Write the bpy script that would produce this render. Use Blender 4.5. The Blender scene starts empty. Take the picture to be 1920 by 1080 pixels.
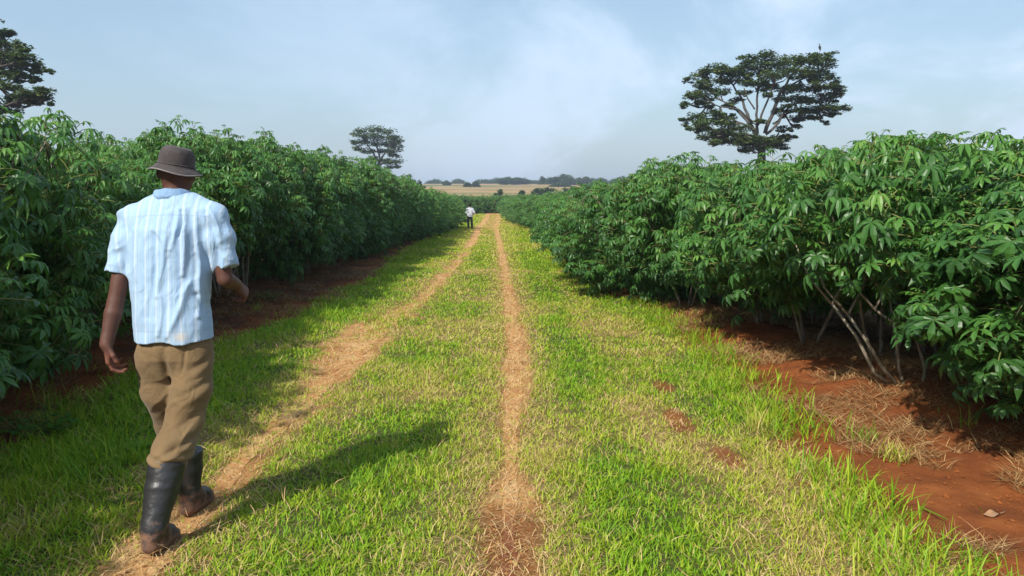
import bpy, math, random
import numpy as np
from mathutils import Vector, Matrix

SEED = 7
rng = np.random.default_rng(SEED)
random.seed(SEED)
scene = bpy.context.scene
COL = scene.collection
PI = math.pi

# ------------------------------------------------------------------ camera geometry
F = 1500.0                      # focal length in photo pixels (1920 wide)
CAMZ = 1.54
PITCH = math.atan(155.0 / F)
CP, SP = math.cos(PITCH), math.sin(PITCH)

def U(px, py, Y):
    """world point on the plane y=Y seen at photo pixel px,py"""
    xr = (px - 960.0) / F
    yr = -(py - 540.0) / F
    d = np.array([xr, CP + yr * SP, -SP + yr * CP])
    t = Y / d[1]
    return np.array([d[0] * t, Y, CAMZ + d[2] * t])

def UZ(px, py, z=0.0):
    """world point on the plane z=const"""
    xr = (px - 960.0) / F
    yr = -(py - 540.0) / F
    d = np.array([xr, CP + yr * SP, -SP + yr * CP])
    t = (z - CAMZ) / d[2]
    return np.array([d[0] * t, d[1] * t, z])

# ------------------------------------------------------------------ noise
_lat = np.random.default_rng(3).random((256, 256)).astype(np.float32)
def vnoise(x, y, o=0):
    x = np.asarray(x, dtype=np.float64) + 37.3 * (o + 1); y = np.asarray(y, dtype=np.float64) + 17.9 * (o + 1)
    xi = np.floor(x).astype(np.int64); yi = np.floor(y).astype(np.int64)
    fx = x - xi; fy = y - yi
    fx = fx * fx * (3 - 2 * fx); fy = fy * fy * (3 - 2 * fy)
    a = _lat[xi & 255, yi & 255]; b = _lat[(xi + 1) & 255, yi & 255]
    c = _lat[xi & 255, (yi + 1) & 255]; d = _lat[(xi + 1) & 255, (yi + 1) & 255]
    return (a * (1 - fx) + b * fx) * (1 - fy) + (c * (1 - fx) + d * fx) * fy
def fbm(x, y, oct=4, o=0):
    s = 0; a = 0.5; t = 0
    for k in range(oct):
        s = s + a * vnoise(x * 2 ** k, y * 2 ** k, o + k * 3); t += a; a *= .5
    return s / t
def smooth(e0, e1, v):
    t = np.clip((v - e0) / (e1 - e0), 0, 1)
    return t * t * (3 - 2 * t)

# ------------------------------------------------------------------ terrain and the lines of the place
def trackR(y): return np.interp(y, [0, 4.5, 5.6, 9, 13.2, 27, 54, 100], [-.02, -.01, 0, .03, -.04, -.36, -1.08, -1.6])
def trackL(y): return np.interp(y, [0, 3.4, 4.2, 4.9, 6.2, 7.8, 10.3, 12.8, 20, 35, 54, 100], [-1.56, -1.57, -1.61, -1.66, -1.64, -1.66, -1.74, -1.5, -1.47, -1.7, -2.3, -2.9])
def edgeL(y): return np.interp(y, [0, 5, 7.6, 9, 11.3, 17, 24, 51, 100], [-3.05, -3.15, -3.6, -3.35, -3.05, -3.0, -3.6, -4.2, -4.6])
def edgeR(y): return np.interp(y, [0, 3.4, 4.0, 5.6, 9, 13.2, 14.9, 22, 42, 100], [1.75, 1.78, 1.8, 1.98, 2.2, 1.95, 1.75, 2.0, 2.2, .3])
def hedgeL(y): return np.interp(y, [0, 5, 7, 9, 16, 24, 60], [-4.2, -3.95, -4.4, -4.75, -4.6, -4.35, -4.75])
def hedgeR(y): return np.interp(y, [0, 4, 6, 8, 10, 12, 14.5, 20, 27, 42, 55, 70, 100], [3.9, 3.75, 3.35, 3.3, 2.95, 2.35, 1.95, 2.1, 2.3, 2.5, 1.95, 1.0, .4])

def macroH(y):
    y = np.asarray(y, dtype=np.float64)
    h = np.where(y < 60, 0, np.where(y < 100, .4 * smooth(60, 115, y) * 1.25, 0))
    lin = .4 + (y - 100) * .0342
    h = np.where(y >= 100, lin, h)
    h = np.where(y > 600, 17.5 - (y - 600) * .008, h)
    return h
def H(x, y):
    x = np.asarray(x, dtype=np.float64); y = np.asarray(y, dtype=np.float64)
    h = macroH(y)
    near = 1 - smooth(40, 80, y)
    h = h + near * .035 * (fbm(x * .9, y * .9, 3, 5) - .5)
    inp = smooth(-.3, .4, x - edgeL(y)) * smooth(-.3, .3, edgeR(y) - x)
    h = h - near * .02 * np.exp(-((x - trackR(y)) / .2) ** 2) - near * .02 * np.exp(-((x - trackL(y)) / .22) ** 2)
    soil = 1 - inp
    h = h + soil * near * (.06 * (fbm(x * 2.2, y * 2.2, 3, 9) - .5) + .032 * (fbm(x * 8, y * 8, 2, 2) - .5))
    h = h + near * .14 * np.exp(-((x - 3.2) / .75) ** 2 - ((y - 6.3) / .6) ** 2)
    h = h + near * .09 * np.exp(-((x - hedgeR(y)) / .45) ** 2) * (.6 + .8 * vnoise(x * .3, y * 1.1, 8))
    h = h + near * .09 * np.exp(-((x - hedgeL(y)) / .5) ** 2) * (.6 + .8 * vnoise(x * .3, y * 1.1, 4))
    return h

# bare/soil/green masks --------------------------------------------------
def wobble(x, y, s=1.0, o=0): return (fbm(x * 1.7, y * 1.3, 3, o) - .5) * s
def in_path(x, y):
    l = smooth(-.18, .22, x - edgeL(y) + wobble(x, y, .7, 11))
    r = smooth(-.15, .25, edgeR(y) - x + wobble(x, y, .8, 13))
    return l * r
def bare(x, y):
    wR = np.interp(y, [0, 4.0, 4.6, 5.8, 7, 100], [.2, .13, .07, .08, .12, .12])
    wL = np.interp(y, [0, 5, 7, 9, 11, 13, 20, 100], [.15, .12, .20, .38, .38, .16, .15, .3])
    brk = smooth(.30, .55, fbm(x * 1.5 + 7, y * .9, 3, 27))
    a = 1 - smooth(.55, 1.5, np.abs(x - trackR(y) + wobble(x, y, .14, 1)) / wR * (.62 + .8 * fbm(x * 3, y * 1.6, 3, 21)))
    b = 1 - smooth(.6, 1.5, np.abs(x - trackL(y) + wobble(x, y, .3, 2)) / wL * (.55 + .9 * fbm(x * 2.4, y * 1.4, 3, 23)))
    b = b * np.where(y < 30, .25 + .75 * brk, 1); a = a * (.5 + .5 * smooth(.25, .5, fbm(x * 2, y * 1.2, 3, 29)))
    # scattered bald patches on the right of the path
    c = 0
    for (cx, cy, rx, ry) in ((1.28, 6.75, .13, .35), (1.2, 5.6, .13, .5), (1.32, 4.75, .10, .3), (.0, 3.62, .17, .3)):
        c = np.maximum(c, np.exp(-((x - cx) / rx) ** 2 - ((y - cy) / ry) ** 2))
    c = smooth(.35, .75, c * (.6 + .8 * fbm(x * 5, y * 5, 2, 31)))
    far = smooth(38, 60, y) * (1 - smooth(.4, 1.3, np.abs(x - (trackR(y) + trackL(y)) / 2))) * .75
    return np.clip(np.maximum(np.maximum(np.maximum(a, b), c), far), 0, 1)
def dryness(x, y):
    """0 lush .. 1 straw, over the grass"""
    d = smooth(.40, .66, fbm(x * .9 + 3, y * .6, 4, 41)) * .80 + .25 * smooth(.5, .7, fbm(x * 4, y * 4, 2, 43))
    nr = np.exp(-((x - trackR(y)) / .42) ** 2) * .95
    nl = np.exp(-((x - trackL(y)) / .40) ** 2) * .6
    rr = np.exp(-((x - 1.05) / .35) ** 2) * smooth(20, 10, y) * .35
    far = smooth(18, 60, y) * .3
    lushL = np.exp(-((x - edgeL(y) - .5) / .5) ** 2) * .5
    lushR = np.exp(-((x - .62) / .25) ** 2) * .4
    return np.clip(np.maximum(d, np.maximum(nr, nl)) + rr + far - lushL - lushR, 0, 1)

# ------------------------------------------------------------------ mesh helpers
def mk_mesh(name, verts, quads=None, tris=None, mats=(), smooth_shade=True, matidx=None, attrs=None):
    me = bpy.data.meshes.new(name)
    verts = np.asarray(verts, dtype=np.float32).reshape(-1, 3)
    q = np.zeros((0, 4), np.int32) if quads is None else np.asarray(quads, dtype=np.int32).reshape(-1, 4)
    t = np.zeros((0, 3), np.int32) if tris is None else np.asarray(tris, dtype=np.int32).reshape(-1, 3)
    me.vertices.add(len(verts)); me.vertices.foreach_set('co', verts.ravel())
    loops = np.concatenate([q.ravel(), t.ravel()]).astype(np.int32)
    me.loops.add(len(loops)); me.loops.foreach_set('vertex_index', loops)
    n = len(q) + len(t)
    me.polygons.add(n)
    starts = np.concatenate([np.arange(len(q)) * 4, len(q) * 4 + np.arange(len(t)) * 3]).astype(np.int32)
    me.polygons.foreach_set('loop_start', starts)
    for m in mats: me.materials.append(m)
    if matidx is not None: me.polygons.foreach_set('material_index', np.asarray(matidx, dtype=np.int32))
    me.polygons.foreach_set('use_smooth', np.full(n, bool(smooth_shade)))
    if attrs:
        for k, v in attrs.items():
            a = me.attributes.new(k, 'FLOAT', 'POINT'); a.data.foreach_set('value', np.asarray(v, dtype=np.float32))
    me.update(calc_edges=True)
    return me

def add(name, me, parent=None, loc=(0, 0, 0), rotz=0):
    o = bpy.data.objects.new(name, me); COL.objects.link(o)
    o.location = loc; o.rotation_euler = (0, 0, rotz)
    if parent is not None: o.parent = parent
    return o
def tag(o, label=None, cat=None, group=None, kind=None):
    if label: o['label'] = label
    if cat: o['category'] = cat
    if group: o['group'] = group
    if kind: o['kind'] = kind
    return o
def thing(name, label, cat, loc=(0, 0, 0), rotz=0, group=None):
    o = add(name, None, None, loc, rotz); o.empty_display_size = .2
    return tag(o, label, cat, group)

class MB:
    """collects tubes etc."""
    def __init__(s): s.v = []; s.q = []; s.t = []; s.n = 0; s.mi = []; s.mt = []
    def tube(s, pts, rad, seg=7, mi=0, cap=True):
        pts = [np.asarray(p, float) for p in pts]
        n = len(pts); prev = None; rings = []
        for i, p in enumerate(pts):
            t = pts[min(i + 1, n - 1)] - pts[max(i - 1, 0)]; t = t / (np.linalg.norm(t) + 1e-9)
            if prev is None:
                a = np.array([1., 0, 0]) if abs(t[0]) < .8 else np.array([0, 1., 0])
                u = np.cross(t, a)
            else: u = prev - t * np.dot(prev, t)
            u = u / (np.linalg.norm(u) + 1e-9); prev = u; w = np.cross(t, u)
            r = rad[i] if hasattr(rad, '__len__') else rad
            ang = np.arange(seg) / seg * 2 * PI
            rings.append(p + r * (np.cos(ang)[:, None] * u + np.sin(ang)[:, None] * w))
        base = s.n
        for r in rings: s.v.append(r); s.n += seg
        for i in range(n - 1):
            for k in range(seg):
                a = base + i * seg + k; b = base + i * seg + (k + 1) % seg
                s.q.append((a, b, b + seg, a + seg)); s.mi.append(mi)
        if cap:
            for i, fl in ((0, 1), (n - 1, 0)):
                s.v.append(pts[i][None, :]); c = s.n; s.n += 1
                for k in range(seg):
                    a = base + i * seg + k; b = base + i * seg + (k + 1) % seg
                    s.t.append((b, a, c) if fl else (a, b, c)); s.mt.append(mi)
    def raw(s, v, q=(), t=(), mi=0):
        v = np.asarray(v, float).reshape(-1, 3)
        s.v.append(v)
        for f in q: s.q.append(tuple(int(i) + s.n for i in f)); s.mi.append(mi)
        for f in t: s.t.append(tuple(int(i) + s.n for i in f)); s.mt.append(mi)
        s.n += len(v)
    def mesh(s, name, mats, smooth_shade=True, off=(0, 0, 0)):
        v = np.concatenate(s.v) - np.asarray(off)
        return mk_mesh(name, v, s.q if s.q else None, s.t if s.t else None, mats, smooth_shade, s.mi + s.mt)

# ------------------------------------------------------------------ signed distance modelling
class Grid:
    def __init__(s, lo, hi, h, rs=1.0):
        s.rs = rs
        s.lo = np.asarray(lo, float); s.h = h
        s.n = np.ceil((np.asarray(hi, float) - s.lo) / h).astype(int) + 1
        s.d = np.full(tuple(s.n), .2, np.float32)
    def sub(s, lo, hi):
        a = np.clip(np.floor((np.asarray(lo) - s.lo) / s.h).astype(int), 0, s.n - 1)
        b = np.clip(np.ceil((np.asarray(hi) - s.lo) / s.h).astype(int) + 1, 1, s.n)
        sl = tuple(slice(int(a[i]), int(max(b[i], a[i] + 1))) for i in range(3))
        g = [s.lo[i] + np.arange(sl[i].start, sl[i].stop) * s.h for i in range(3)]
        return sl, g[0][:, None, None], g[1][None, :, None], g[2][None, None, :]
    def uni(s, sl, d, k):
        a = s.d[sl]
        if k > 0:
            h = np.maximum(k - np.abs(a - d), 0) / k
            s.d[sl] = np.minimum(a, d) - h * h * k * .25
        else: s.d[sl] = np.minimum(a, d)
    def cap(s, a, b, ra, rb, k=.02, cut=None):
        ra, rb = ra * s.rs, rb * s.rs; a = np.asarray(a, float); b = np.asarray(b, float); pad = max(ra, rb) + k + .03
        sl, X, Y, Z = s.sub(np.minimum(a, b) - pad, np.maximum(a, b) + pad)
        ab = b - a; L2 = float(ab @ ab) + 1e-12
        t = np.clip(((X - a[0]) * ab[0] + (Y - a[1]) * ab[1] + (Z - a[2]) * ab[2]) / L2, 0, 1)
        d = np.sqrt((X - a[0] - t * ab[0]) ** 2 + (Y - a[1] - t * ab[1]) ** 2 + (Z - a[2] - t * ab[2]) ** 2) - (ra + (rb - ra) * t)
        if cut is not None:
            c, nn = cut; d = np.maximum(d, (X - c[0]) * nn[0] + (Y - c[1]) * nn[1] + (Z - c[2]) * nn[2])
        s.uni(sl, d, k)
    def chain(s, pts, rad, k=.02, cut=None):
        for i in range(len(pts) - 1): s.cap(pts[i], pts[i + 1], rad[i], rad[i + 1], k, cut)
    def ell(s, c, r, k=.02, M=None):
        c = np.asarray(c, float); r = np.asarray(r, float); pad = r.max() + k + .03
        sl, X, Y, Z = s.sub(c - pad, c + pad)
        X = X - c[0]; Y = Y - c[1]; Z = Z - c[2]
        if M is not None:
            x = X * M[0][0] + Y * M[0][1] + Z * M[0][2]; y = X * M[1][0] + Y * M[1][1] + Z * M[1][2]; z = X * M[2][0] + Y * M[2][1] + Z * M[2][2]
        else: x, y, z = X, Y, Z
        k0 = np.sqrt((x / r[0]) ** 2 + (y / r[1]) ** 2 + (z / r[2]) ** 2)
        k1 = np.sqrt((x / r[0] ** 2) ** 2 + (y / r[1] ** 2) ** 2 + (z / r[2] ** 2) ** 2) + 1e-9
        s.uni(sl, k0 * (k0 - 1) / k1, k)
    def loft(s, rows, k=.02, e=2.4):
        """rows (z,cx,cy,rx,ry) ascending z"""
        R = np.array(rows, float)
        pad = R[:, 3:].max() + k + .03
        sl, X, Y, Z = s.sub((R[:, 1].min() - pad, R[:, 2].min() - pad, R[0, 0] - .05), (R[:, 1].max() + pad, R[:, 2].max() + pad, R[-1, 0] + .05))
        z = Z.ravel(); cx, cy, rx, ry = (np.interp(z, R[:, 0], R[:, i])[None, None, :] for i in (1, 2, 3, 4))
        q = ((np.abs(X - cx) / rx) ** e + (np.abs(Y - cy) / ry) ** e) ** (1 / e)
        d = (q - 1) * np.minimum(rx, ry)
        d = np.maximum(d, np.maximum(R[0, 0] - Z, Z - R[-1, 0]))
        s.uni(sl, d, k)
    def mesh(s, name, mats, off=(0, 0, 0), disp=None, attrs=None):
        d = s.d
        if disp is not None:
            g = [s.lo[i] + np.arange(s.n[i]) * s.h for i in range(3)]
            near = np.argwhere(np.abs(d) < .03)
            P = s.lo + near * s.h
            d = d.copy(); d[near[:, 0], near[:, 1], near[:, 2]] -= disp(P[:, 0], P[:, 1], P[:, 2]).astype(np.float32)
        sg = d < 0
        c = np.zeros(tuple(s.n - 1), np.int8)
        for i in (0, 1):
            for j in (0, 1):
                for k in (0, 1):
                    c += sg[i:s.n[0] - 1 + i, j:s.n[1] - 1 + j, k:s.n[2] - 1 + k]
        act = (c > 0) & (c < 8)
        idx = np.argwhere(act)
        vid = np.full(act.shape, -1, np.int32); vid[act] = np.arange(len(idx))
        acc = np.zeros((len(idx), 3)); cnt = np.zeros(len(idx))
        cor = [(i, j, k) for i in (0, 1) for j in (0, 1) for k in (0, 1)]
        for A in cor:
            for ax in range(3):
                if A[ax] == 1: continue
                B = list(A); B[ax] = 1
                da = d[idx[:, 0] + A[0], idx[:, 1] + A[1], idx[:, 2] + A[2]]; db = d[idx[:, 0] + B[0], idx[:, 1] + B[1], idx[:, 2] + B[2]]
                m = (da < 0) != (db < 0)
                t = da[m] / (da[m] - db[m])
                p = np.tile(np.array(A, float), (m.sum(), 1)); p[:, ax] += t
                acc[m] += p; cnt[m] += 1
        V = s.lo + (idx + acc / cnt[:, None]) * s.h
        Q = []
        for ax in range(3):
            o1, o2 = [a for a in range(3) if a != ax]
            s1 = [slice(None)] * 3; s2 = [slice(None)] * 3
            s1[ax] = slice(0, -1); s2[ax] = slice(1, None)
            a, b = sg[tuple(s1)], sg[tuple(s2)]
            e = np.argwhere(a != b)
            inside = a[e[:, 0], e[:, 1], e[:, 2]]
            ok = (e[:, o1] > 0) & (e[:, o2] > 0) & (e[:, o1] < s.n[o1] - 1) & (e[:, o2] < s.n[o2] - 1)
            e = e[ok]; inside = inside[ok]
            def vv(d1, d2):
                f = e.copy(); f[:, o1] += d1; f[:, o2] += d2
                return vid[f[:, 0], f[:, 1], f[:, 2]]
            q = np.stack([vv(-1, -1), vv(0, -1), vv(0, 0), vv(-1, 0)], 1)
            flip = inside if ax != 1 else ~inside
            q[~flip] = q[~flip][:, ::-1]
            Q.append(q)
        Q = np.concatenate(Q)
        Q = Q[(Q >= 0).all(1)]
        at = {k: f(V[:, 0], V[:, 1], V[:, 2]) for k, f in attrs.items()} if attrs else None
        return mk_mesh(name, V - np.asarray(off), Q, None, mats, True, None, at)
# ------------------------------------------------------------------ materials
class NT:
    def __init__(s, name):
        s.m = bpy.data.materials.new(name); s.m.use_nodes = True; s.t = s.m.node_tree; s.t.nodes.clear()
        s.out = s.t.nodes.new('ShaderNodeOutputMaterial')
    def n(s, typ, **kw):
        nd = s.t.nodes.new(typ)
        for k, v in kw.items():
            if k.startswith('i_'):
                key = k[2:].replace('_', ' '); key = int(key) if key.isdigit() else key
                s.put(nd, key, v)
            else: setattr(nd, k, v)
        return nd
    def put(s, nd, key, v):
        inp = nd.inputs[key]
        if hasattr(v, 'links'): s.t.links.new(v, inp)
        elif isinstance(v, bpy.types.Node): s.t.links.new(v.outputs[0], inp)
        else: inp.default_value = v
    def noise(s, vec, scale, detail=4, rough=.55):
        return s.n('ShaderNodeTexNoise', i_Vector=vec, i_Scale=scale, i_Detail=detail, i_Roughness=rough).outputs['Fac']
    def ramp(s, fac, stops):
        r = s.n('ShaderNodeValToRGB', i_Fac=fac); e = r.color_ramp.elements
        while len(e) < len(stops): e.new(.5)
        for el, (p, c) in zip(e, stops): el.position = p; el.color = (*c, 1) if len(c) == 3 else c
        return r.outputs['Color']
    def mix(s, f, a, b, mode='MIX'):
        m = s.n('ShaderNodeMix', data_type='RGBA', blend_type=mode)
        for i, v in ((0, f), (6, a), (7, b)):
            if isinstance(v, tuple) and len(v) == 3: v = (*v, 1)
            s.put(m, i, v)
        return m.outputs[2]
    def math(s, op, a, b=0.0, c=0.0):
        m = s.n('ShaderNodeMath', operation=op); s.put(m, 0, a); s.put(m, 1, b); s.put(m, 2, c); return m.outputs[0]
    def attr(s, name): return s.n('ShaderNodeAttribute', attribute_name=name).outputs['Fac']
    def pos(s): return s.n('ShaderNodeNewGeometry').outputs['Position']
    def obj(s): return s.n('ShaderNodeTexCoord').outputs['Object']
    def bump(s, h, strength=.3, dist=.02):
        return s.n('ShaderNodeBump', i_Height=h, i_Strength=strength, i_Distance=dist).outputs[0]
    def pbr(s, col, rough=.8, bump=None, spec=.3, **kw):
        p = s.n('ShaderNodeBsdfPrincipled')
        s.put(p, 'Base Color', (*col, 1) if isinstance(col, tuple) and len(col) == 3 else col)
        s.put(p, 'Roughness', rough); s.put(p, 'Specular IOR Level', spec)
        if bump is not None: s.put(p, 'Normal', bump)
        for k, v in kw.items(): s.put(p, k.replace('_', ' '), v)
        return p
    def done(s, sh):
        s.t.links.new(sh.outputs[0] if isinstance(sh, bpy.types.Node) else sh, s.out.inputs['Surface']); return s.m

def leafy(name, stops, trans=.35, rough=.45, spec=.35, transcol=(.25, .42, .05), var='tint', objvar=.12, back=None, tmul=1.0):
    t = NT(name)
    a = t.attr(var)
    oi = t.n('ShaderNodeObjectInfo').outputs['Random']
    f = t.math('ADD', a, t.math('MULTIPLY', t.math('SUBTRACT', oi, .5), objvar))
    c = t.ramp(f, stops)
    if back is not None:
        bf = t.n('ShaderNodeNewGeometry').outputs['Backfacing']
        c2 = t.mix(t.math('MULTIPLY', bf, .5), c, back)
    else: c2 = c
    p = t.pbr(c2, rough, None, spec)
    tr = t.n('ShaderNodeBsdfTranslucent'); t.put(tr, 'Color', t.mix(.5, c, (*transcol, 1)))
    mx = t.n('ShaderNodeMixShader'); t.put(mx, 0, trans); t.put(mx, 1, p.outputs[0]); t.put(mx, 2, tr.outputs[0])
    return t.done(mx)

M = {}
M['cassava'] = leafy('cassava_leaf', [(0, (.026, .078, .018)), (.45, (.052, .150, .026)), (.8, (.095, .225, .034)), (.97, (.16, .30, .05)), (1, (.40, .40, .03))],
                     .30, .42, .4, (.16, .36, .03), back=(.09, .16, .06))
M['grass'] = leafy('grass_blade', [(0, (.065, .19, .008)), (.3, (.17, .34, .012)), (.5, (.34, .43, .020)), (.66, (.42, .42, .06)), (.82, (.58, .45, .15)), (1, (.68, .50, .24))],
                   .35, .55, .25, (.3, .42, .04), objvar=0)
M['straw'] = leafy('dry_straw', [(0, (.12, .06, .025)), (.4, (.30, .17, .07)), (.7, (.48, .30, .13)), (1, (.62, .45, .24))], .12, .7, .2, (.5, .35, .15), objvar=0)
M['weed'] = leafy('weed_leaf', [(0, (.03, .12, .015)), (1, (.09, .26, .03))], .3, .5, .3)

def m_ground():
    t = NT('ground_soil'); P = t.pos()
    soil = t.attr('soil'); fld = t.attr('field'); dry = t.attr('dry')
    n1 = t.noise(P, 3.0, 6, .6); n2 = t.noise(P, 45, 5, .7); n3 = t.noise(P, .05, 4, .55)
    red = t.ramp(n1, [(.3, (.13, .038, .012)), (.55, (.25, .075, .019)), (.75, (.35, .12, .034))])
    red = t.mix(t.math('MULTIPLY', n2, .5), red, (.10, .035, .014))
    thatch = t.mix(dry, (.065, .095, .015), (.28, .19, .075))
    thatch = t.mix(t.math('MULTIPLY', n2, .6), thatch, (.05, .04, .015))
    c = t.mix(soil, thatch, red)
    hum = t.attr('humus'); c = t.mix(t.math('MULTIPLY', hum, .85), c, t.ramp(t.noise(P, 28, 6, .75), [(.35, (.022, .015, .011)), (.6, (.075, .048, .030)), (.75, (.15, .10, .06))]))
    trk = t.attr('trk'); tcol = t.ramp(n1, [(.3, (.29, .12, .04)), (.48, (.47, .25, .09)), (.66, (.60, .40, .18))]); c = t.mix(trk, c, t.mix(t.math('MULTIPLY', n2, .6), tcol, (.24, .12, .045)))
    field = t.ramp(t.n('ShaderNodeTexNoise', i_Vector=t.n('ShaderNodeMapping', i_Vector=P, i_Scale=(.008, .018, .02)).outputs[0], i_Scale=1.0, i_Detail=5.0).outputs['Fac'],
                   [(.40, (.09, .12, .04)), (.45, (.25, .19, .08)), (.495, (.36, .23, .11)), (.53, (.13, .14, .05)), (.58, (.34, .21, .10))])
    c = t.mix(fld, c, field)
    b = t.bump(t.math('ADD', n2, t.math('MULTIPLY', t.noise(P, 160, 3, .6), .5)), .6, .02)
    return t.done(t.pbr(c, .95, b, .15))
M['ground'] = m_ground()
def m_track():
    t = NT('track_soil'); P = t.pos()
    n1 = t.noise(P, 2.2, 6, .65); n2 = t.noise(P, 60, 5, .7)
    st = t.noise(t.n('ShaderNodeMapping', i_Vector=P, i_Scale=(50, 16, 30), i_Rotation=(0, 0, .6)).outputs[0], 1, 3, .6)
    c = t.ramp(n1, [(.3, (.27, .11, .038)), (.48, (.46, .24, .085)), (.66, (.60, .40, .18))])
    c = t.mix(t.math('MULTIPLY', n2, .45), c, (.30, .13, .05))
    c = t.mix(t.n('ShaderNodeMapRange', i_Value=st, **{'i_From Min': .55, 'i_From Max': .7}).outputs[0], c, (.62, .43, .20))
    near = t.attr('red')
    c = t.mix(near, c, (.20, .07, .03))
    return t.done(t.pbr(c, .95, t.bump(t.math('ADD', n2, st), .7, .015), .15))
M['track'] = m_track()
def m_bark(name, a, b, sc=20):
    t = NT(name); P = t.obj()
    n = t.noise(t.n('ShaderNodeMapping', i_Vector=P, i_Scale=(1, 1, .35)).outputs[0], sc, 5, .65)
    return t.done(t.pbr(t.ramp(n, [(.3, a), (.7, b)]), .85, t.bump(n, .6, .02), .2))
M['stem'] = m_bark('cassava_stem_bark', (.10, .08, .055), (.31, .27, .205), 26)
M['petiole'] = NT('petiole_green').done(NT('x').n('ShaderNodeBsdfDiffuse')) if False else None
t = NT('petiole_green'); M['petiole'] = t.done(t.pbr((.16, .17, .05), .6))
M['bark'] = m_bark('tree_bark', (.035, .032, .028), (.10, .09, .078), 1.6)
M['acacia_leaf'] = leafy('tree_leaf', [(0, (.028, .055, .014)), (.5, (.055, .095, .022)), (1, (.12, .15, .038))], .18, .6, .2, (.12, .2, .03))
M['far_leaf'] = leafy('far_tree_leaf', [(0, (.025, .06, .02)), (.5, (.045, .09, .03)), (1, (.10, .13, .045))], .15, .7, .15, (.12, .2, .03))
def m_skin():
    t = NT('dark_skin'); P = t.obj()
    n = t.noise(P, 9, 4, .5); n2 = t.noise(P, 160, 3, .6)
    c = t.ramp(n, [(.3, (.065, .026, .017)), (.7, (.105, .044, .028))])
    hand = t.attr('palm')
    c = t.mix(hand, c, (.22, .085, .055))
    return t.done(t.pbr(c, .62, t.bump(t.math('ADD', n2, t.math('MULTIPLY', t.noise(P, 40, 4, .6), 1.5)), .25, .003), .35))
M['skin'] = m_skin()
def m_shirt():
    t = NT('striped_shirt_cotton'); P = t.n('ShaderNodeTexCoord').outputs['Object']
    u = t.attr('stripe')       # metres across the cloth
    w = t.math('FRACT', t.math('MULTIPLY', u, 18.0))
    fine = t.math('FRACT', t.math('MULTIPLY', u, 72.0))
    band = t.math('GREATER_THAN', w, .88)
    line = t.math('MULTIPLY', t.math('GREATER_THAN', fine, .7), t.math('LESS_THAN', w, .45))
    blu = t.math('MULTIPLY', t.math('GREATER_THAN', w, .50), t.math('LESS_THAN', w, .80))
    n = t.noise(P, 6, 4, .6)
    base = t.mix(n, (.28, .41, .56), (.37, .50, .64))
    c = t.mix(t.math('MULTIPLY', band, .38), base, (.62, .68, .74))
    c = t.mix(t.math('MULTIPLY', line, .4), c, (.17, .30, .50))
    c = t.mix(t.math('MULTIPLY', blu, .30), c, (.22, .38, .60))
    c = t.mix(t.math('MULTIPLY', t.attr('seam'), .45), c, (.22, .30, .42)); stain = t.attr('stain'); c = t.mix(stain, c, (.55, .42, .25))
    wr = t.n('ShaderNodeMapping', i_Vector=P, i_Scale=(1, 1, .45), i_Rotation=(0, .35, 0)).outputs[0]
    wn = t.n('ShaderNodeTexNoise', i_Vector=wr, i_Scale=16.0, i_Detail=5.0, i_Roughness=.5, i_Distortion=1.2).outputs['Fac']
    bs = t.bump(wn, .55, .018)
    p = t.pbr(c, .75, bs, .25); p.inputs['Sheen Weight'].default_value = .15
    tr = t.n('ShaderNodeBsdfTranslucent'); t.put(tr, 'Color', c)
    mx = t.n('ShaderNodeMixShader'); t.put(mx, 0, .06); t.put(mx, 1, p.outputs[0]); t.put(mx, 2, tr.outputs[0])
    return t.done(mx)
M['shirt'] = m_shirt()
def cloth(name, a, b, sc=8, wr=12, st=.4, rough=.9):
    t = NT(name); P = t.obj()
    n = t.noise(P, sc, 5, .6)
    wn = t.n('ShaderNodeTexNoise', i_Vector=P, i_Scale=float(wr), i_Detail=4.0, i_Distortion=1.0).outputs['Fac']
    fine = t.noise(P, 600, 2, .5)
    h = t.math('ADD', wn, t.math('MULTIPLY', fine, .05))
    return t.done(t.pbr(t.ramp(n, [(.3, a), (.7, b)]), rough, t.bump(h, st, .02), .2, Sheen_Weight=.1))
M['trousers'] = cloth('khaki_trousers', (.14, .090, .043), (.20, .135, .068), 5, 14, .45)
M['hat'] = cloth('faded_hat_cotton', (.040, .034, .034), (.072, .060, .060), 14, 22, .35)
M['hatedge'] = cloth('hat_piping', (.17, .15, .145), (.25, .22, .21), 40, 30, .2)
M['collar'] = cloth('collar_cloth', (.15, .26, .42), (.24, .36, .52), 30, 30, .3)
def m_boot():
    t = NT('rubber_boot'); P = t.n('ShaderNodeTexCoord').outputs['Object']
    z = t.n('ShaderNodeSeparateXYZ', i_Vector=P).outputs['Z']
    n = t.noise(P, 22, 5, .6)
    f = t.math('ADD', t.math('MULTIPLY', z, -7.0), t.math('MULTIPLY', n, 2.6))
    f = t.n('ShaderNodeMapRange', i_Value=f, **{'i_From Min': .45, 'i_From Max': 1.0}).outputs[0]
    c = t.mix(n, (.012, .012, .013), (.03, .03, .032))
    c = t.mix(f, c, t.ramp(n, [(.35, (.09, .05, .035)), (.65, (.17, .085, .05))]))
    r = t.math('MULTIPLY_ADD', f, .45, .42)
    return t.done(t.pbr(c, r, t.bump(t.noise(P, 30, 4, .6), .35, .01), .5))
M['boot'] = m_boot()
def plain(name, c, rough=.8): t = NT(name); return t.done(t.pbr(c, rough))
M['hair'] = plain('black_hair', (.01, .009, .008)); M['far_shirt'] = cloth('pale_grey_shirt', (.34, .36, .40), (.44, .46, .50), 5, 12, .4)
M['navy'] = cloth('dark_navy_trousers', (.012, .014, .022), (.022, .025, .036), 8, 12, .3)
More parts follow.
